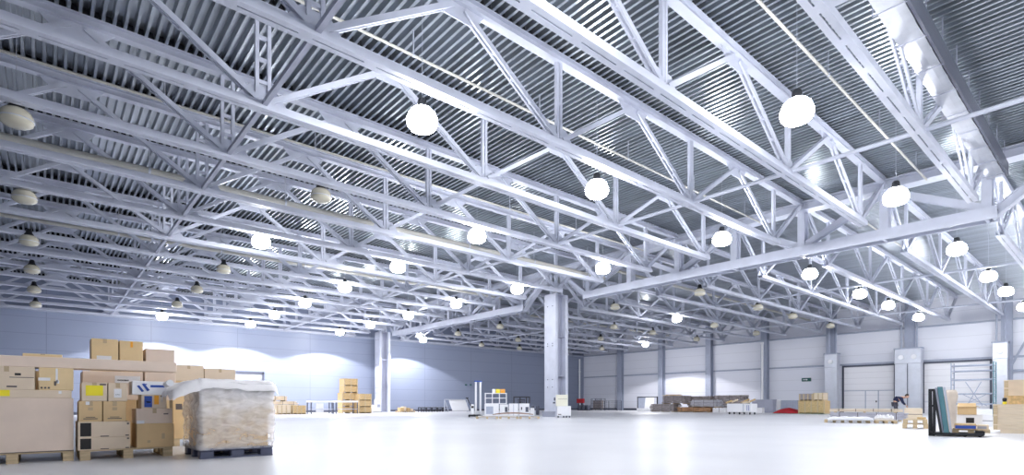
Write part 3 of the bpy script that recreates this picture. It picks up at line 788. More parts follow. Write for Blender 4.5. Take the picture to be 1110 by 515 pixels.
for i in range(5):
    x = 456.5+i*6
    P = PY(46.5, x, x+5.2)
    r = thing('tool_trolley', 'low dark tool trolley in the row by the left wall, %s from the left' % ORD[i], 'trolley', P.p, 0, 'dark tool trolleys')
    w = P.w; h = P.h(441.5)
    part('tray', MB().box(-w/2, w/2, 0, .6, h-.08, h), M_BLACK, r); part('tray', MB().box(-w/2, w/2, 0, .6, .22, .27), M_DARKST, r)
    for sx in (-1, 1):
        for q in (0, .54):
            a = sx*(w/2-.03); part('post', MB().box(a-.03, a+.03, q, q+.06, .1, h-.08), M_BLACK, r)
            part('wheel', MB().tube((a-.03, q+.03, .06), (a+.03, q+.03, .06), .06, 8), M_BLACK, r)
    part('load', MB().box(-w*.3, w*.25, .1, .5, .27, .5, None, .02), M_PILASTER, r)
P = PY(45.2, 486, 511)
r = thing('panel_rack', 'pale rack holding a slanted white panel, left of the stacker', 'rack', P.p)
w = P.w; h = P.h(432.8)
part('slanted_panel', MB().bar((w*.05, .05, .12), (w*.05, .75, h-.05), w*.72, .05), M_WHITE, r)
part('frame', MB().box(-w/2, -w/2+.06, .7, .76, 0, h).box(w/2-.06, w/2, .7, .76, 0, h).box(-w/2, w/2, .7, .76, h-.06, h).box(-w/2, -w/2+.06, 0, .76, 0, .06).box(w/2-.06, w/2, 0, .76, 0, .06).bar((-w/2+.03, .03, .05), (-w/2+.03, .73, h), .05, .05), M_GALV, r)

# ------------------------------------------------------------------ centre island
# electric stacker
P = Place('S', 33.0, 505, 523); w = P.w
r = thing('pallet_stacker', 'white electric pallet stacker with twin masts left of the white machines', 'stacker', P.p, P.rz)
h = P.h(414)
mx0 = w*.1
for s in (0, 1):
    part('mast', MB().box(mx0+s*.28-.06, mx0+s*.28+.06, 0, .12, .08, h, None, .01).box(mx0+s*.28-.04, mx0+s*.28+.04, .12, .2, .08, h-.25), M_WHITE, r)
part('mast_cap', MB().box(mx0-.1, mx0+.38, -.02, .16, h, h+.07), M_BLUE, r)
sb = part('body', MB().box(-w*.22, mx0-.1, -.25, .3, .15, .78, None, .04), M_WHITE, r)
part('control_panel', MB().box(-w*.18, -w*.02, -.27, -.25, .55, .68), M_BLACK, sb)
part('chassis', MB().box(-w*.35, w*.42, -.35, .35, .04, .15, None, .02), M_BLACK, r)
part('tiller', MB().tube((-w*.2, -.3, .7), (-w*.42, -.6, 1.15), .025).tube((-w*.5, -.6, 1.15), (-w*.34, -.6, 1.15), .03), M_BLACK, r)
for s in (-1, 1): part('fork', MB().box(mx0+.14+s*.22-.06, mx0+.14+s*.22+.06, .2, 1.2, .05, .1), M_BLACK, r)
for s in (-1, 1): part('wheel', MB().tube((s*.3-.04, -.2, .07), (s*.3+.04, -.2, .07), .07, 10), M_BLACK, r)
# row of white machine cabinets
mach = [(525, 541, 438, 'narrow leftmost white machine cabinet'), (541.5, 551, 438.5, 'grey-white machine cabinet with a dark window'), (551.5, 562, 437.5, 'bright white double cabinet in the middle of the machine row'),
        (562.5, 574, 437.5, 'white machine cabinet with black hatch right of the middle'), (574.5, 579.5, 442.5, 'short white cabinet at the right end of the machine row')]
for i, (a, c, t, lab) in enumerate(mach):
    P = Place('S', 32.2, a, c); w = P.w; h = P.h(t)
    r = thing('machine_cabinet', lab, 'machine', P.p, P.rz, 'white machine cabinets')
    mbd = part('body', MB().box(-w/2+.01, w/2-.01, 0, .8, .1, h, None, .02), M_WHITE, r)
    part('plinth', MB().box(-w/2+.04, w/2-.04, .03, .75, 0, .1), M_PILASTER, r)
    if i in (1, 3): part('hatch', MB().box(w*.12, w*.40, -.012, 0, .32, .62), M_DARKST, mbd)
    if i == 0: part('grille', MB().box(-w*.38, w*.1, -.012, 0, .2, .65), M_PILASTER, mbd)
    if i == 2: part('door_gap', MB().box(-.015, .015, -.01, 0, .12, h-.05), M_PILASTER, mbd)
    if i == 3: part('switch', MB().box(-w*.3, -w*.2, -.012, 0, .45, .62), M_BLACK, mbd)
P = Place('S', 32.6, 526, 549); w = P.w
z0 = Place('S', 32.2, 525, 541).h(438)
r = thing('open_shelf_frame', 'white open frame standing on the machine cabinets', 'shelf', P.at(0, 0, z0), P.rz)
h = P.h(426)-z0
for x in (-w/2, -w/6, w/6, w/2):
    for q in (0, .4): part('upright', MB().box(x-.025, x+.025, q, q+.05, 0, h), M_WHITE, r)
for z in (.0, h*.5, h-.05): part('shelf', MB().box(-w/2, w/2, 0, .45, z, z+.04), M_WHITE, r)
zs = z0+h
for i, (a, c, m_, lab) in enumerate([(533.5, 537, M_PAPER, 'white small box on the open frame left of the two orange ones'), (537.3, 542, M_YEL, 'yellow-orange small box on the open frame'), (542.3, 547.5, M_ORANGE, 'bright orange small box at the right on the open frame')]):
    Q = Place('S', 32.6, a, c); carton(lab, Q, -Q.w/2, Q.w/2, zs-.01, Q.h(421.8), .05, .3, m_, False, [('lid_line', 0, 1, .72, .76, M_PAPER)], 'small bright boxes on the open frame', 'storage_box')
P = Place('S', 32.5, 557, 574); w = P.w; z0 = Place('S', 32.2, 551.5, 562).h(437.5)
r = thing('black_frame', 'black open metal frame lying on the white machines', 'frame', P.at(0, 0, z0), P.rz)
h = P.h(430)-z0
for x in (-w/2, -w*.1, w*.3, w/2):
    for q in (0, .4): part('upright', MB().box(x-.03, x+.03, q, q+.05, 0, h), M_BLACK, r)
part('top_rails', MB().box(-w/2-.03, w/2+.03, 0, .05, h-.06, h).box(-w/2-.03, w/2+.03, .4, .45, h-.06, h).box(-w/2, -w/2+.05, 0, .45, h-.06, h).box(w/2-.05, w/2, 0, .45, h-.06, h), M_BLACK, r)
part('motor', MB().tube((-.25, .2, .15), (.2, .2, .15), .13, 10), M_DARKST, r)
# pallets and curved boards in front
for i, (a, c) in enumerate([(516, 540), (541, 562), (563, 585)]):
    P = Place('S', 29.0, a, c)
    pallet('low wooden pallet in front of the white machines, %s of three' % ['left', 'middle', 'right'][i], P, d=.9, h=.11)
def sagging(label, P, z0, th, sag, mt, d=.8):
    w = P.w; vs = []; fs = []; n = 20
    for i in range(n+1):
        t = i/n*2-1; z = z0+sag*(1-t*t)
        for (q, dz) in ((0, 0), (d, 0), (d, th*(1-.5*t*t)), (0, th*(1-.5*t*t))): vs.append((t*w/2, q, z+dz))
    for i in range(n):
        for j in range(4): fs.append((i*4+j, i*4+(j+1) % 4, (i+1)*4+(j+1) % 4, (i+1)*4+j))
    fs += [(0, 1, 2, 3), (n*4+3, n*4+2, n*4+1, n*4)]
    return solid('curved_board', MB().add(vs, fs), mt, label, 'board', P.p, P.rz, 'curved boards in front of the machines')
P = Place('S', 29.1, 518, 560); sagging('white bowed sheet lying on the low pallets', P, .11, .06, .03, M_WHITE)
P = Place('S', 29.3, 534, 578); sagging('brown bowed boards lying on the low pallets', P, .21, .07, .06, M_BROWN, .5)
# column plinth boxes
P = Place('S', 33.6, 588, 602); w = P.w; h = P.h(446.2)
solid('column_guard', MB().box(-w/2, w/2, 0, .5, 0, h, None, .03).box(-w/2-.03, w/2+.03, -.02, .5, h-.06, h), M_STEEL2, 'pale grey guard box at the left foot of the free-standing column', 'box', P.p, P.rz)
P = Place('S', 31.6, 603.8, 619); w = P.w; h = P.h(440.3)
r = thing('electrical_cabinet', 'white floor cabinet on feet beside the free-standing column', 'cabinet', P.p, P.rz)
part('body', MB().box(-w/2, w/2, 0, .55, .1, h, None, .015), M_WHITE, r)
for x in (-w/2+.03, -.06, .1, w/2-.13): part('foot', MB().box(x, x+.08, .02, .5, 0, .1), M_BLACK, r)
part('badge', MB().box(-w*.42, -w*.2, -.008, 0, .16, .21), M_INK, r)
z0 = h
P = Place('S', 31.8, 602, 615.5); w = P.w; h = P.h(428)-z0
r = thing('switch_cabinet', 'cream switch cabinet standing on the white floor cabinet', 'cabinet', P.at(0, 0, z0), P.rz)
part('body', MB().box(-w*.46, w/2, 0, .35, 0, h, None, .01), M_CREAM, r)
part('door_seam', MB().box(-w*.3, w*.45, -.006, 0, h*.62, h*.64), M_INK, r)
part('handwheel', MB().tube((-w*.5, .1, .42), (-w*.62, .1, .42), .1, 10).tube((-w*.5, .1, .2), (-w*.7, .1, .2), .05, 8), M_DARKST, r)
# near the corner: fire equipment, cages
P = Place('X', 52.0, 625, 632); w = P.w
r = thing('fire_hose_stand', 'red fire equipment box on a dark stand near the far corner', 'fire equipment', P.p, P.rz)
part('red_box', MB().box(-w/2, w/2, 0, .3, P.h(437), P.h(432.3), None, .02), M_RED, r)
part('stand', MB().box(-w*.3, -w*.2, .05, .15, 0, P.h(437)).box(w*.2, w*.3, .05, .15, 0, P.h(437)).box(-w*.4, w*.4, 0, .3, 0, .06), M_BLACK, r)
def cage(label, P, y0, ztop, m_, group, d=.8, nv=6, nh=5):
    w = P.w; r = thing('wire_cage', label, 'cage', P.at(0, y0), P.rz, group)
    for sx in (-1, 1):
        for q in (0, d): part('post', MB().box(sx*w/2-.03, sx*w/2+.03, q-.03, q+.03, 0, ztop), m_, r)
    m = MB()
    for i in range(1, nh+1):
        z = ztop*i/nh-.03; m.box(-w/2, w/2, -.012, .012, z-.015, z+.015).box(-w/2, w/2, d-.012, d+.012, z-.015, z+.015)
        for sx in (-1, 1): m.box(sx*w/2-.012, sx*w/2+.012, 0, d, z-.015, z+.015)
    for i in range(nv+1):
        x = -w/2+w*i/nv; m.box(x-.01, x+.01, -.012, .012, .1, ztop).box(x-.01, x+.01, d-.012, d+.012, .1, ztop)
    part('mesh_sides', m, m_, r); part('floor_tray', MB().box(-w/2, w/2, 0, d, .08, .14), m_, r)
    return r
P = Place('X', 52.5, 641, 651.5); cage('wire cage with a solid back near the far corner, left one', P, 0, P.h(432), M_DARKST, 'wire cages at the far right wall')
carton('brown box inside the left wire cage', P, -P.w*.4, P.w*.4, .14, P.h(434), .1, .6, M_GREYWD, False, [], None, 'storage_box')
P = Place('X', 52.5, 655.5, 669); cage('empty dark wire cage right of the other one', P, 0, P.h(434.5), M_DARKST, 'wire cages at the far right wall')
for i in range(6):
    a = 627+i*4.4 if i < 3 else 570+(i-3)*5.5
    P = Place('X' if i < 3 else 'S', 51.0 if i < 3 else 40., a, a+3.6)
    solid('fluid_drum', MB().lathe([(0, 0), (P.w/2, 0), (P.w/2, .3), (P.w/2*.97, .32), (P.w/2, .34), (P.w/2, .62), (P.w/2*.9, .66), (0, .66)], n=14), M_DARKST,
          'small dark drum %s, %s of three' % ('in the far corner by the red fire box' if i < 3 else 'behind the white machines left of the column', ['left', 'middle', 'right'][i % 3]), 'drum', P.p, 0, 'small dark drums')

# ------------------------------------------------------------------ along the right wall, left half
P = Place('X', 51.5, 689, 711); w = P.w; h = P.h(430)
r = thing('black_frame', 'black rectangular stand holding a white board by the right wall', 'frame', P.p, P.rz)
for q in (-w/2, w/2-.1): part('upright', MB().box(q, q+.1, .3, .4, 0, h), M_BLACK, r)
for q in (h-.1, .1): part('rail', MB().box(-w/2, w/2, .3, .4, q, q+.09), M_BLACK, r)
part('back_sheet', MB().box(-w/2+.1, -w*.08, .33, .36, .18, h-.1), M_PILASTER, r)
P2 = Place('X', 51.3, 697.5, 709)
solid('white_board', MB().bar((0, 0, .02), (0, .25, P2.h(431.2)), P2.w*.85, .05), M_WHITE, 'white board leaning on the black stand by the right wall', 'board', P2.p, P2.rz)
P2 = Place('X', 50.5, 690, 703)
solid('low_white_box', MB().box(-P2.w/2, P2.w/2, 0, .5, 0, P2.h(443), None, .03).box(-P2.w/2+.03, P2.w/2-.03, -.03, .5, P2.h(443)-.02, P2.h(443)+.04), M_WHITE, 'low white box in front of the leaning white board', 'box', P2.p, P2.rz)
gT = 'timber bundles by the right wall'
P = Place('X', 47.8, 704, 731)
bundle('grey timber bundle on the floor, front left of the pile by the right wall', P, -P.w/2, P.w/2, 0, P.h(438), 0, 1.4, M_GREYWD, gT, 6, 3)
z1 = P.h(438)
P = Place('X', 48.3, 717, 743)
bundle('grey timber bundle lying high on the pile by the right wall', P, -P.w/2, P.w/2, z1, P.h(429), 0, 1.2, M_GREYWD, gT, 5, 3)
zt_ = P.h(429)
for i in range(7):
    Q = Place('X', 48.6, 717+i*2.3, 717+i*2.3+5.5)
    o = solid('wood_offcut', MB().bar((-Q.w/2, .1+.08*(i % 4), .05), (Q.w/2, .3+.08*((i*3) % 5), .05+.0*i), .12, .07), M_OSB if i % 2 else M_WOODP, 'loose wood offcut on the high timber bundle, %s from the left' % ORD[i], 'wood', Q.at(0, (i % 3)*.22, zt_-.015+.07*(i % 2)), Q.rz, 'loose offcuts on the high bundle')
P = Place('X', 49.6, 743, 770); bundle('dark grey timber bundle at the back middle of the pile', P, -P.w/2, P.w/2, 0, P.h(429.5), .3, 1.0, M_GREYWD, gT, 8, 3)
P = Place('X', 48.0, 748, 778); bundle('silvery grey timber bundle in the middle of the pile', P, -P.w/2, P.w/2, P.h(441.5), P.h(433.5), 0, 1.2, mat('silver_boards', (.55, .55, .60), .6, 0, .3, 3, .1, .3, (1, 1, 12)), gT, 5, 3)
P = Place('X', 47.6, 733, 771); bundle('brown-edged board bundle on the floor in the middle of the pile', P, -P.w/2, P.w/2, 0, Place('X', 48.0, 748, 778).h(441.5), 0, 1.6, mat('rusty_boards', (.46, .26, .13), .7, 0, .5, 2.5), gT, 3, 3)
P = Place('X', 50.2, 774, 808); bundle('dark grey timber bundle at the right back of the pile', P, -P.w/2, P.w/2, 0, P.h(428.5), 0, 1.0, M_GREYWD, gT, 8, 3)
for i in range(2):
    Q = Place('X', 47.6, 772.5+i*7.2, 779+i*7.2)
    carton('white box on the floor left of the wheeled crate, %s one' % ['left', 'right'][i], Q, -Q.w/2, Q.w/2, 0, Q.h(442), 0, .5, M_PAPER, True, [], 'white boxes by the timber pile', 'storage_box')
# wheeled crate
P = Place('X', 40.0, 788, 814.5); w = P.w; h = P.h(437.6)
r = thing('wheeled_crate', 'white crate on castors in front of the timber pile', 'crate', P.p, P.rz)
part('body', MB().box(-w/2, w/2, 0, 1.0, .17, h, None, .015), M_WHITE, r)
part('corner_post', MB().box(w*.16, w*.2, -.012, 0, .17, h), M_GALV, r)
part('printed_lines', MB().box(w*.32, w*.34, -.01, 0, .3, h-.12).box(w*.39, w*.41, -.01, 0, .3, h-.12), M_BLUE, r)
for sx in (-.42, 0, .42):
    for q in (.1, .85): part('castor', MB().tube((sx*w-.03, q, .08), (sx*w+.03, q, .08), .08, 10).box(sx*w-.04, sx*w+.04, q-.04, q+.04, .1, .17), M_BLACK, r)
cz = h
rnd = random.Random(4)
for i in range(7):
    Q = Place('X', 40.0, 786+i*3.4, 793+i*3.6)
    a = rnd.uniform(-.35, .35)
    m_ = [M_OSB, M_WOODP, M_OSB, M_GREYWD][i % 4]
    mb = MB().bar((-Q.w*.45, 0, .09+.04*i % .1), (Q.w*.45, .03, .09+abs(a)*.9), .11, .12)
    solid('wood_offcut', mb, m_, 'chunky wood offcut heaped on the white castor crate, %s from the left' % ORD[i], 'wood', Q.at(0, .1+.13*((i*3) % 7), cz-.03), Q.rz, 'wood heaped on the castor crate')
P = Place('X', 50.5, 815, 838); w = P.w; h = P.h(433.5)
solid('grey_counter', MB().box(-w/2, w/2, 0, .7, 0, h, None, .02).box(-w/2-.04, w/2+.04, -.05, .72, h-.05, h+.02), M_STEEL2, 'grey counter against the right wall beneath the white downpipe', 'counter', P.p, P.rz)
P = Place('X', 48.5, 814.5, 826); carton('long low white box in front of the grey counter', P, -P.w/2, P.w/2, 0, P.h(442), 0, .5, M_PAPER, True, [], None, 'storage_box')
P = Place('X', 51.5, 839, 846); solid('white_sack', MB().box(-P.w/2, P.w/2, 0, .5, 0, P.h(433), None, .12), M_WHITE, 'white sack left of the red cover by the right wall', 'sack', P.p, P.rz)
P = Place('X', 51.5, 846.5, 864); solid('grey_panel_box', MB().box(-P.w/2, P.w/2, 0, .4, 0, P.h(434), None, .02).box(-P.w*.2, -P.w*.16, -.02, 0, 0, P.h(434)).box(P.w*.2, P.w*.24, -.02, 0, 0, P.h(434)), M_PILASTER, 'grey panelled cabinet behind the red cover', 'cabinet', P.p, P.rz)
def mound():
    P = Place('X', 47.5, 837, 866); w = P.w; h = P.h(442.3); vs = []; fs = []; n, m = 24, 12
    for j in range(m+1):
        for i in range(n+1):
            u, v = i/n*2-1, j/m*2-1
            e = max(0, 1-abs(u)**1.6)*max(0, 1-abs(v)**2)
            z = h*(e**.6)*(1+.12*noise.noise(Vector((u*3, v*3, 3)))) if e > 0 else 0
            vs.append((u*w/2, v*.6+.6, z))
    for j in range(m):
        for i in range(n): a = j*(n+1)+i; fs.append((a, a+1, a+n+2, a+n+1))
    fs.append(tuple([i for i in range(n+1)]+[j*(n+1)+n for j in range(1, m+1)]+[m*(n+1)+i for i in range(n-1, -1, -1)]+[j*(n+1) for j in range(m-1, 0, -1)]))
    solid('red_cover', MB().add(vs, fs, True), M_RED, 'low heap of red covering left of the wooden crate', 'cover', P.p, P.rz)
mound()
P = Place('X', 46.3, 828, 897)
struct('trim_3', MB().box(46.0, 47.2, y_on_x(46.3, 897), y_on_x(46.3, 836), 0, .006), M_GREEN)
P = Place('X', 47.3, 865, 894); w = P.w; zc_ = P.h(434.5)
crate('large lower wooden crate with pale boards by the right wall', P, -w/2, w/2, 0, zc_, 0, 1.2, M_OSB, 'big crates left of the wicket door', 5)
crate('upper wooden crate of grey slats at the left on the large one', P, -w/2+.05, w*.05, zc_, P.h(426.8), .05, 1.0, M_GREYWD, 'big crates left of the wicket door', 4)
crate('upper pale crate at the right on the large one', P, w*.06, w*.44, zc_, P.h(426), .05, 1.0, M_WOODP, 'big crates left of the wicket door', 3)
P = Place('X', 46.0, 0, 0)

# ------------------------------------------------------------------ right foreground: long timber, person, rack, panels
P = Place('S', 26.0, 897, 985); w = P.w
gL = 'long board stacks before the dock doors'
for i, x in enumerate((-w*.36, -w*.08, w*.2)):
    Q = Place('S', 22.4, 897, 915); Q.p = Place('S', 22.4, 897, 983).at(x, 0)
    pallet('wooden pallet under the film-covered boards, %s of three' % ['left', 'middle', 'right'][i], Q, w=.74, d=1.1, h=.12)
Q = Place('S', 22.5, 897, 946); ws = Q.w
def draped(label, Q, z0, h, d, mt, amp=.04, name='film_covered_boards', seed=1.0):
    w = Q.w; vs = []; fs = []; n, m = 40, 8
    prof = [(0, 0), (-.02, h*.5), (.05, h*.95), (d*.3, h), (d*.7, h), (d-.05, h*.95), (d+.02, h*.5), (d, 0)]
    mm = len(prof)
    for i in range(n+1):
        t = i/n*2-1; tap = 1-.35*max(0, abs(t)-.8)/.2
        for a, z in prof:
            k = 1+noise.noise(Vector((t*6, a*2, seed+z*3)))*amp*6
            vs.append((t*w/2, a, z0+z*tap*(k if z > .01 else 1)))
    for i in range(n):
        for j in range(mm-1): fs.append((i*mm+j, i*mm+j+1, (i+1)*mm+j+1, (i+1)*mm+j))
        fs.append((i*mm+mm-1, i*mm, (i+1)*mm, (i+1)*mm+mm-1))
    fs += [tuple(range(mm)), tuple(n*mm+j for j in range(mm-1, -1, -1))]
    return solid(name, MB().add(vs, fs), mt, label, 'boards', Q.p, Q.rz, 'film-covered boards on pallets')
draped('white film-covered boards on low pallets, left stack', Q, .12, .14, 1.1, M_WHITE)
Q = Place('S', 22.5, 947.5, 969); draped('crumpled white film-covered boards on low pallets, right stack', Q, .12, .20, 1.1, M_WHITE, .07, 'film_covered_boards', 5.)
P = Place('S', 25.0, 896, 981); w = P.w
bundle('grey board stack behind the film-covered boards, lower', P, -w/2, w/2+.1, 0, P.h(447.5), 0, 1.0, mat('lilac_grey_boards', (.52, .52, .60), .5, 0, .25, 2, .1, .3, (1, 1, 12)), gL, 5, 4)
bundle('yellowish board stack lying on the grey one', P, -w/2, w/2-.1, P.h(447.5), P.h(443.2), 0, .9, M_WOODP, gL, 3, 4)
# person bending over the boards behind the stack
def person():
    P = Place('S', 30.5, 968, 980)
    r = thing('person', 'person in a navy jacket bending forward beside the silver air curtain', 'person', P.p, P.rz)
    def fig(name, pts, edges, rad, m_, sub=2):
        me = bpy.data.meshes.new(name); me.from_pydata(pts, edges, []); me.materials.append(m_)
        o = bpy.data.objects.new(name, me); COL.objects.link(o); o.parent = r
        sk = o.modifiers.new('skin', 'SKIN'); sk.use_smooth_shade = True
        if not me.skin_vertices: 
            bpy.context.view_layer.update()
        for i, sv in enumerate(me.skin_vertices[0].data):
            sv.radius = (rad[i], rad[i]) if not isinstance(rad[i], tuple) else rad[i]; sv.use_root = (i == 0)
        s = o.modifiers.new('sub', 'SUBSURF'); s.levels = sub; s.render_levels = sub
        return o
    # local x = right (facing), z up
    pts = [(-.16, 0, .88), (-.12, 0, 1.0), (.0, 0, 1.10), (.14, 0, 1.14), (.24, 0, 1.17), (.31, 0, 1.20),      # pelvis .. neck .. head base
           (.12, -.19, 1.12), (.2, -.22, .88), (.34, -.16, .72), (.12, .19, 1.12), (.2, .22, .88), (.34, .16, .72),
           (-.17, -.10, .82), (-.08, -.12, .46), (-.16, -.12, .08), (.0, -.12, .035), (-.17, .10, .82), (-.08, .12, .46), (-.16, .12, .08), (.0, .12, .035)]
    ed = [(0, 1), (1, 2), (2, 3), (3, 4), (4, 5), (3, 6), (6, 7), (7, 8), (3, 9), (9, 10), (10, 11), (0, 12), (12, 13), (13, 14), (14, 15), (0, 16), (16, 17), (17, 18), (18, 19)]
    rad = [.14, .14, .15, .15, .07, .06, .08, .05, .035, .08, .05, .035, .09, .06, .045, .04, .09, .06, .045, .04]
    body = fig('body', pts, ed, rad, M_SKIN)
    fig('jacket', [(-.14, 0, .92), (-.10, 0, 1.02), (.0, 0, 1.11), (.14, 0, 1.15), (.12, -.19, 1.12), (.2, -.22, .88), (.31, -.17, .75), (.12, .19, 1.12), (.2, .22, .88), (.31, .17, .75)],
        [(0, 1), (1, 2), (2, 3), (3, 4), (4, 5), (5, 6), (3, 7), (7, 8), (8, 9)], [.165, .165, .175, .17, .10, .07, .055, .10, .07, .055], M_NAVY)
    fig('trousers', [(-.16, 0, .88), (-.17, -.10, .80), (-.08, -.12, .46), (-.155, -.12, .12), (-.17, .10, .80), (-.08, .12, .46), (-.155, .12, .12)],
        [(0, 1), (1, 2), (2, 3), (0, 4), (4, 5), (5, 6)], [.155, .11, .08, .07, .11, .08, .07], mat('grey_trousers', (.05, .05, .07), .8))
    fig('shoe', [(-.17, -.12, .05), (.05, -.12, .04)], [(0, 1)], [.05, .045], M_BLACK); fig('shoe', [(-.17, .12, .05), (.05, .12, .04)], [(0, 1)], [.05, .045], M_BLACK)
    # head: ellipsoid with nose, ears; tilted down
    def ell(c, rx, ry, rz, n=16, m=10, R=None):
        vs = []; fs = []
        for j in range(m+1):
            for i in range(n):
                a = 2*math.pi*i/n; b_ = math.pi*j/m
                v = Vector((rx*math.cos(a)*math.sin(b_), ry*math.sin(a)*math.sin(b_), rz*math.cos(b_)))
                if R: v = R @ v
                vs.append(v+Vector(c))
        for j in range(m):
            for i in range(n): fs.append((j*n+i, j*n+(i+1) % n, (j+1)*n+(i+1) % n, (j+1)*n+i))
        return vs, fs
    R = Matrix.Rotation(math.radians(35), 3, 'Y')
    h = MB(); hc = (.38, 0, 1.24)
    h.add(*ell(hc, .095, .078, .12, R=R), smooth=True)
    h.add(*ell(tuple(Vector(hc)+R @ Vector((.10, 0, -.01))), .022, .014, .022, 8, 6), smooth=True)
    for s in (-1, 1): h.add(*ell(tuple(Vector(hc)+R @ Vector((0, s*.08, 0))), .022, .01, .032, 8, 6), smooth=True)
    for s in (-1, 1): h.add(*ell(tuple(Vector(hc)+R @ Vector((.084, s*.03, .012))), .010, .012, .008, 8, 6), smooth=True)
    h.add(*ell(tuple(Vector(hc)+R @ Vector((.085, 0, -.055))), .012, .025, .007, 8, 6), smooth=True)
    part('head', h, M_SKIN, r)
    part('hair', MB().add(*ell(tuple(Vector(hc)+R @ Vector((-.018, 0, .022))), .094, .084, .112, R=R), smooth=True), M_HAIR, r)
    for s in (-1, 1):
        m = MB(); b0 = Vector((.35, s*.16, .70))
        m.add(*ell(tuple(b0+Vector((.03, 0, -.03))), .042, .018, .04, 10, 6), smooth=True)
        for q, L in ((-.03, .06), (-.01, .075), (.01, .078), (.03, .07)):
            a = b0+Vector((.05+q*.3, q*.5, -.05)); m.path([a, a+Vector((.02, 0, -L*.6)), a+Vector((.0, 0, -L))], .009)
        a = b0+Vector((.0, -s*.02, -.04)); m.path([a, a+Vector((-.005, -s*.03, -.035)), a+Vector((.01, -s*.04, -.06))], .011)
        part('hand', m, M_SKIN, r)
person()
# pallets of timber pieces left of the black rack
Q = Place('S', 17.6, 978, 1006)
pallet('small wooden pallet left of the black A-frame rack, lower', Q, w=Q.w, d=1.0, h=.15)
pallet('small wooden pallet left of the black A-frame rack, upper', Q, w=Q.w*.95, d=1.0, h=.14, z0=.15)
Q2 = Place('S', 17.9, 994, 1004)
carton('yellowish short board block on the upper small pallet', Q2, -Q2.w/2, Q2.w/2, .29, .36, 0, .4, M_OSB, False, [], None, 'board_block', 'wood')
# black A-frame rack on a pallet truck chassis
ZA = 13.2
A = Place('S', ZA, 1005, 1068); w = A.w
def AX(x): return (x-1036.5)/FPX*ZA*math.cos(math.atan((1036.5-CX)/FPX))
r = thing('panel_cart', 'black A-frame cart carrying leaning panels at the right', 'cart', A.p, A.rz)
hA = A.h(421.3)
part('upright_frame', MB().box(AX(1005.5), AX(1007.3), 0, .06, 0, hA).box(AX(1010.5), AX(1013), 0, .06, .0, hA).box(AX(1005.5), AX(1013), 0, .06, hA-.05, hA).box(AX(1005.5), AX(1013), 0, .06, .62*hA, .62*hA+.05).box(AX(1005.5), AX(1012), 0, .06, 0, .1)
     .box(AX(1005.5), AX(1007.3), .74, .8, 0, hA).box(AX(1010.5), AX(1013), .74, .8, .0, hA).box(AX(1005.5), AX(1013), .74, .8, hA-.05, hA), M_BLACK, r)
part('upright_frame', MB().plate([(AX(1005.5), .06), (AX(1010), .06), (AX(1009), hA-.02), (AX(1005.5), hA-.02)], .03, 'y', .4), M_BLACK, r)
for q in (-.03, .83): part('slanted_bar', MB().bar((AX(1011.5), q, hA), (AX(1020), q, .08), .05, .05, (1, 0, 0)), M_BLACK, r)
part('chassis', MB().box(AX(1005.5), AX(1066), .0, .8, .03, .09, None, .01).box(AX(1057), AX(1067), .1, .7, .05, .14), M_BLACK, r)
for x in (1010, 1046, 1062):
    for q in (.08, .72): part('wheel', MB().tube((AX(x), q-.03, .045), (AX(x), q+.03, .045), .045, 12), M_BLACK, r)
def lean(label, x0, x1, ytop, th, m_, d, dx):
    h = A.h(ytop)
    mb = MB().plate([(AX(x0), .09), (AX(x0)+th, .09), (AX(x1)+th, h), (AX(x1), h)], d, 'y', dx+d/2)
    return solid('leaning_panel', mb, m_, label, 'panel', A.p, A.rz, 'panels leaning on the black cart')
lean('grey panel edge directly against the black cart frame', 1020.5, 1013.0, 420, .035, M_STEEL2, .8, 0)
lean('teal leaning board on the black cart', 1023.0, 1015.5, 419, .10, M_TEAL, .7, .03)
lean('translucent pale sheet behind the teal board', 1029.8, 1022.2, 419.5, .04, M_GALV, .74, .02)
Q = Place('S', ZA, 1029, 1066)
pw = AX(1073)-AX(1032)
Qp = Place('S', ZA, 1032, 1073)
pallet('wooden pallet lying on the forks of the black cart', Qp, d=.8, h=.085, z0=.09, y0=.0)
b1 = Place('S', ZA, 1034, 1058.5)
bo = carton('flat wood-topped case with a navy front on the black cart', b1, -b1.w/2, b1.w/2, .175, b1.h(459.8), .05, .7, M_OSB, False, [('navy_front', .05, .97, .15, .72, M_BLUE)], None, 'flat_case', 'case')
b2 = Place('S', ZA, 1059, 1072)
carton('short case with grey front at the right end on the black cart', b2, -b2.w/2, b2.w/2, .175, b2.h(461), .05, .7, M_WOODP, False, [('grey_front', .05, .8, .15, .7, M_PILASTER)], None, 'flat_case', 'case')
# wrapped tall pale item behind the teal board
def blob():
    Q = Place('S', ZA+1.3, 1024, 1037); z0 = 0; h = Q.h(422.5); vs = []; fs = []; n, m = 18, 16
    for j in range(m+1):
        v = j/m; z = h*v
        r_ = Q.w/2*(1.0-.25*math.sin(v*3.0)*0+.25*noise.noise(Vector((0, 0, v*4))))*(1 if v < .95 else .75)
        r_ *= (.95 if v < .72 else 1.12)
        for i in range(n):
            a = 2*math.pi*i/n; k = 1+.18*noise.noise(Vector((math.cos(a)*1.5, math.sin(a)*1.5, z*4)))
            vs.append((r_*k*math.cos(a)-.25*(1-v)*0, .3+r_*k*math.sin(a)*.8, z))
    for j in range(m):
        for i in range(n): fs.append((j*n+i, j*n+(i+1) % n, (j+1)*n+(i+1) % n, (j+1)*n+i))
    fs += [tuple(range(n-1, -1, -1)), tuple(m*n+i for i in range(n))]
    solid('wrapped_bale', MB().add(vs, fs, True), mat('beige_wrap', (.74, .64, .54), .45, 0, .12, 5, .5), 'tall beige film-wrapped bale behind the teal board', 'bale', Q.p, Q.rz)
blob()
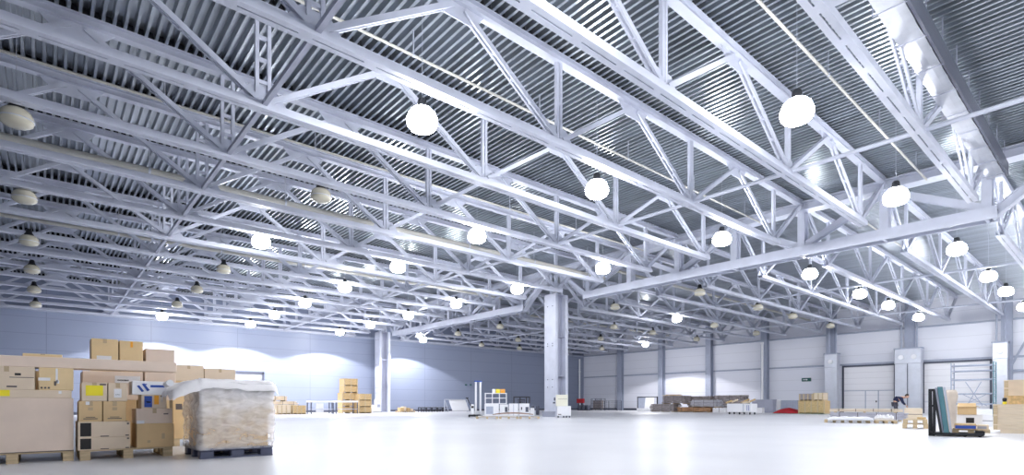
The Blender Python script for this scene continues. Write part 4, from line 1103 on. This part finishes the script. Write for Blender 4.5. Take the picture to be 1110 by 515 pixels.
# open cardboard box on low crate behind
Q = Place('S', 16.6, 1034, 1066)
pallet('wooden pallet under the open cardboard box', Q, d=1.0, h=.14)
Q3 = Place('S', 16.7, 1036, 1060)
zz = Q3.h(449.5)
carton('low white packet supporting the open cardboard box', Place('S', 16.7, 1038, 1062), -.33, .33, .14, zz, .1, .6, M_PAPER, False, [('black_print', .4, .7, .2, .7, M_DARKCARD)], None, 'storage_box')
w = Q3.w; h = Q3.h(440)-zz
r = thing('open_cardboard_box', 'open brown cardboard box with flaps, right of the beige bale', 'box', Q3.at(0, .1, zz), Q3.rz)
part('walls', MB().box(-w/2+.03, w/2-.03, 0, .01, 0, h).box(-w/2+.03, w/2-.03, .44, .45, 0, h).box(-w/2+.03, -w/2+.04, .01, .44, 0, h).box(w/2-.04, w/2-.03, .01, .44, 0, h).box(-w/2+.04, w/2-.04, .01, .44, 0, .01), M_CARD[0], r)
for (a, c) in (((-w/2+.03, 0), (-w/2-.04, .07)), ((w/2-.03, 0), (w/2+.05, -.06))):
    part('flap', MB().bar((a[0], .22, h), (c[0], .22, h+c[1]), .43, .01), M_CARD[0], r)
part('flap', MB().bar((0, .45, h), (0, .52, h+.08), w-.08, .01), M_CARD[0], r); part('flap', MB().bar((0, 0, h), (0, -.09, h-.03), w-.08, .01), M_CARD[0], r)
# scaffold tower
P = Place('X', 46.0, 1031, 1077); w = P.w; h = P.h(396); d = .9
r = thing('scaffold_tower', 'slim metal scaffold tower with cross braces before the right dock door', 'scaffold', P.p, P.rz)
for x in (-w/2, w/2):
    for q in (0, d): part('standard', MB().tube((x, q, 0), (x, q, h+.2), .035, 8), M_PILASTER if x < 0 else M_TEAL, r)
z = .5
while z < h:
    for sx in (-1, 1): part('rung', MB().tube((sx*w/2, 0, z), (sx*w/2, d, z), .02, 6), M_DARKST, r)
    z += .4
for z in (P.h(438), P.h(427), P.h(411.5), P.h(402), h):
    for q in (0, d): part('ledger', MB().tube((-w/2, q, z), (w/2, q, z), .04, 8), M_PILASTER, r)
z1, z2, z3 = P.h(440), P.h(427), P.h(404)
part('cross_brace', MB().tube((-w*.12, 0, z1), (w*.22, 0, P.h(414)), .025).tube((w*.25, 0, z1), (-w*.15, 0, P.h(414)), .025), M_PILASTER, r)
part('cross_brace', MB().tube((-w*.3, d, z1), (w*.3, d, z2), .02).tube((w*.3, d, z1), (-w*.3, d, z2), .02), M_PILASTER, r)
part('platform', MB().box(-w/2, w/2, 0, d, P.h(402)-.02, P.h(402)+.03), M_GALV, r)
# low clutter between rack and scaffold
for i, (a, c, t, m_, lab) in enumerate([(1058, 1076, 443.5, M_WHITE, 'white low packet at the foot of the scaffold'), (980, 1000, 442.5, M_WOODP, 'pale board pack below the double air curtain'), (1060, 1076, 449, M_PAPER, 'white board pack left of the big pale panels')]):
    Q = Place('S', [24., 27., 19.][i], a, c); carton(lab, Q, -Q.w/2, Q.w/2, 0, Q.h(t), 0, .8, m_, False, [('edge_line', 0, 1, .45, .5, M_INK)], 'low packs before the dock doors', 'board_pack', 'boards')
# big pale panels at the right edge
R1 = Place('S', 14.5, 1075.5, 1140); w = R1.w
zz = 0.09
m = MB()
r = thing('bearer_frame', 'pale timber bearers under the big panel stack at the right edge', 'timber', R1.p, R1.rz)
for x in (-w/2+.3, 0, w/2-.3): part('bearer', MB().box(x-.15, x+.15, 0, 1.0, 0, zz), M_WOODP, r)
tops = [460.5, 449.8, 438.3]
labs = ['lowest', 'middle', 'top']
for i, t in enumerate(tops):
    z2 = R1.h(t)
    crate('large pale wooden case at the right edge, %s of the wide stack' % labs[i], R1, -w/2, w/2, zz, z2, 0, 1.1, M_WOODP, 'large pale cases at the right edge', 2, 'wooden_case', False); zz = z2
R2 = Place('S', 14.9, 1087.5, 1140); w = R2.w
for i, t in enumerate([429, 420, 411.5]):
    z2 = R2.h(t)
    crate('smaller tan wooden case at the right edge, %s of the upper stack' % labs[i], R2, -w/2, w/2, zz, z2, 0, .8, M_OSB if i == 0 else M_CARD[1], 'tan cases at the right edge', 2, 'wooden_case', False); zz = z2
Q = Place('S', 14.6, 1087, 1091.5)
r = thing('hand_lamp', 'small black and yellow hand lamp on the pale cases at the right edge', 'lamp', R1.at(-.345, .12, R1.h(438.3)), Q.rz)
part('yellow_base', MB().lathe([(0, 0), (.045, 0), (.045, .06), (.03, .07), (0, .07)], n=12), M_YEL, r)
part('black_head', MB().lathe([(0, .07), (.03, .07), (.05, .11), (.045, .17), (0, .18)], n=12), M_BLACK, r)

# ------------------------------------------------------------------ camera, world, colour
cam = bpy.data.cameras.new('camera'); co = bpy.data.objects.new('camera', cam); COL.objects.link(co)
co.location = (0, 0, EYE); co.rotation_euler = (math.pi/2, 0, TH-math.pi/2)
cam.sensor_width = 36; cam.lens = FPX/1110*36; cam.shift_y = (HOR-257.5)/1110; cam.shift_x = -(CX-555)/1110
cam.clip_end = 300; SC.camera = co
w = bpy.data.worlds.new('world'); SC.world = w; w.use_nodes = True
w.node_tree.nodes['Background'].inputs[0].default_value = (.62, .72, 1.0, 1)
w.node_tree.nodes['Background'].inputs[1].default_value = .22
SC.view_settings.view_transform = 'Standard'; SC.view_settings.look = 'None'
SC.view_settings.gamma = 1; SC.view_settings.exposure = 0.2; SC.view_settings.use_curve_mapping = False
SC.cycles.use_light_tree = True
SC.cycles.max_bounces = 6; SC.cycles.diffuse_bounces = 4; SC.cycles.transparent_max_bounces = 8
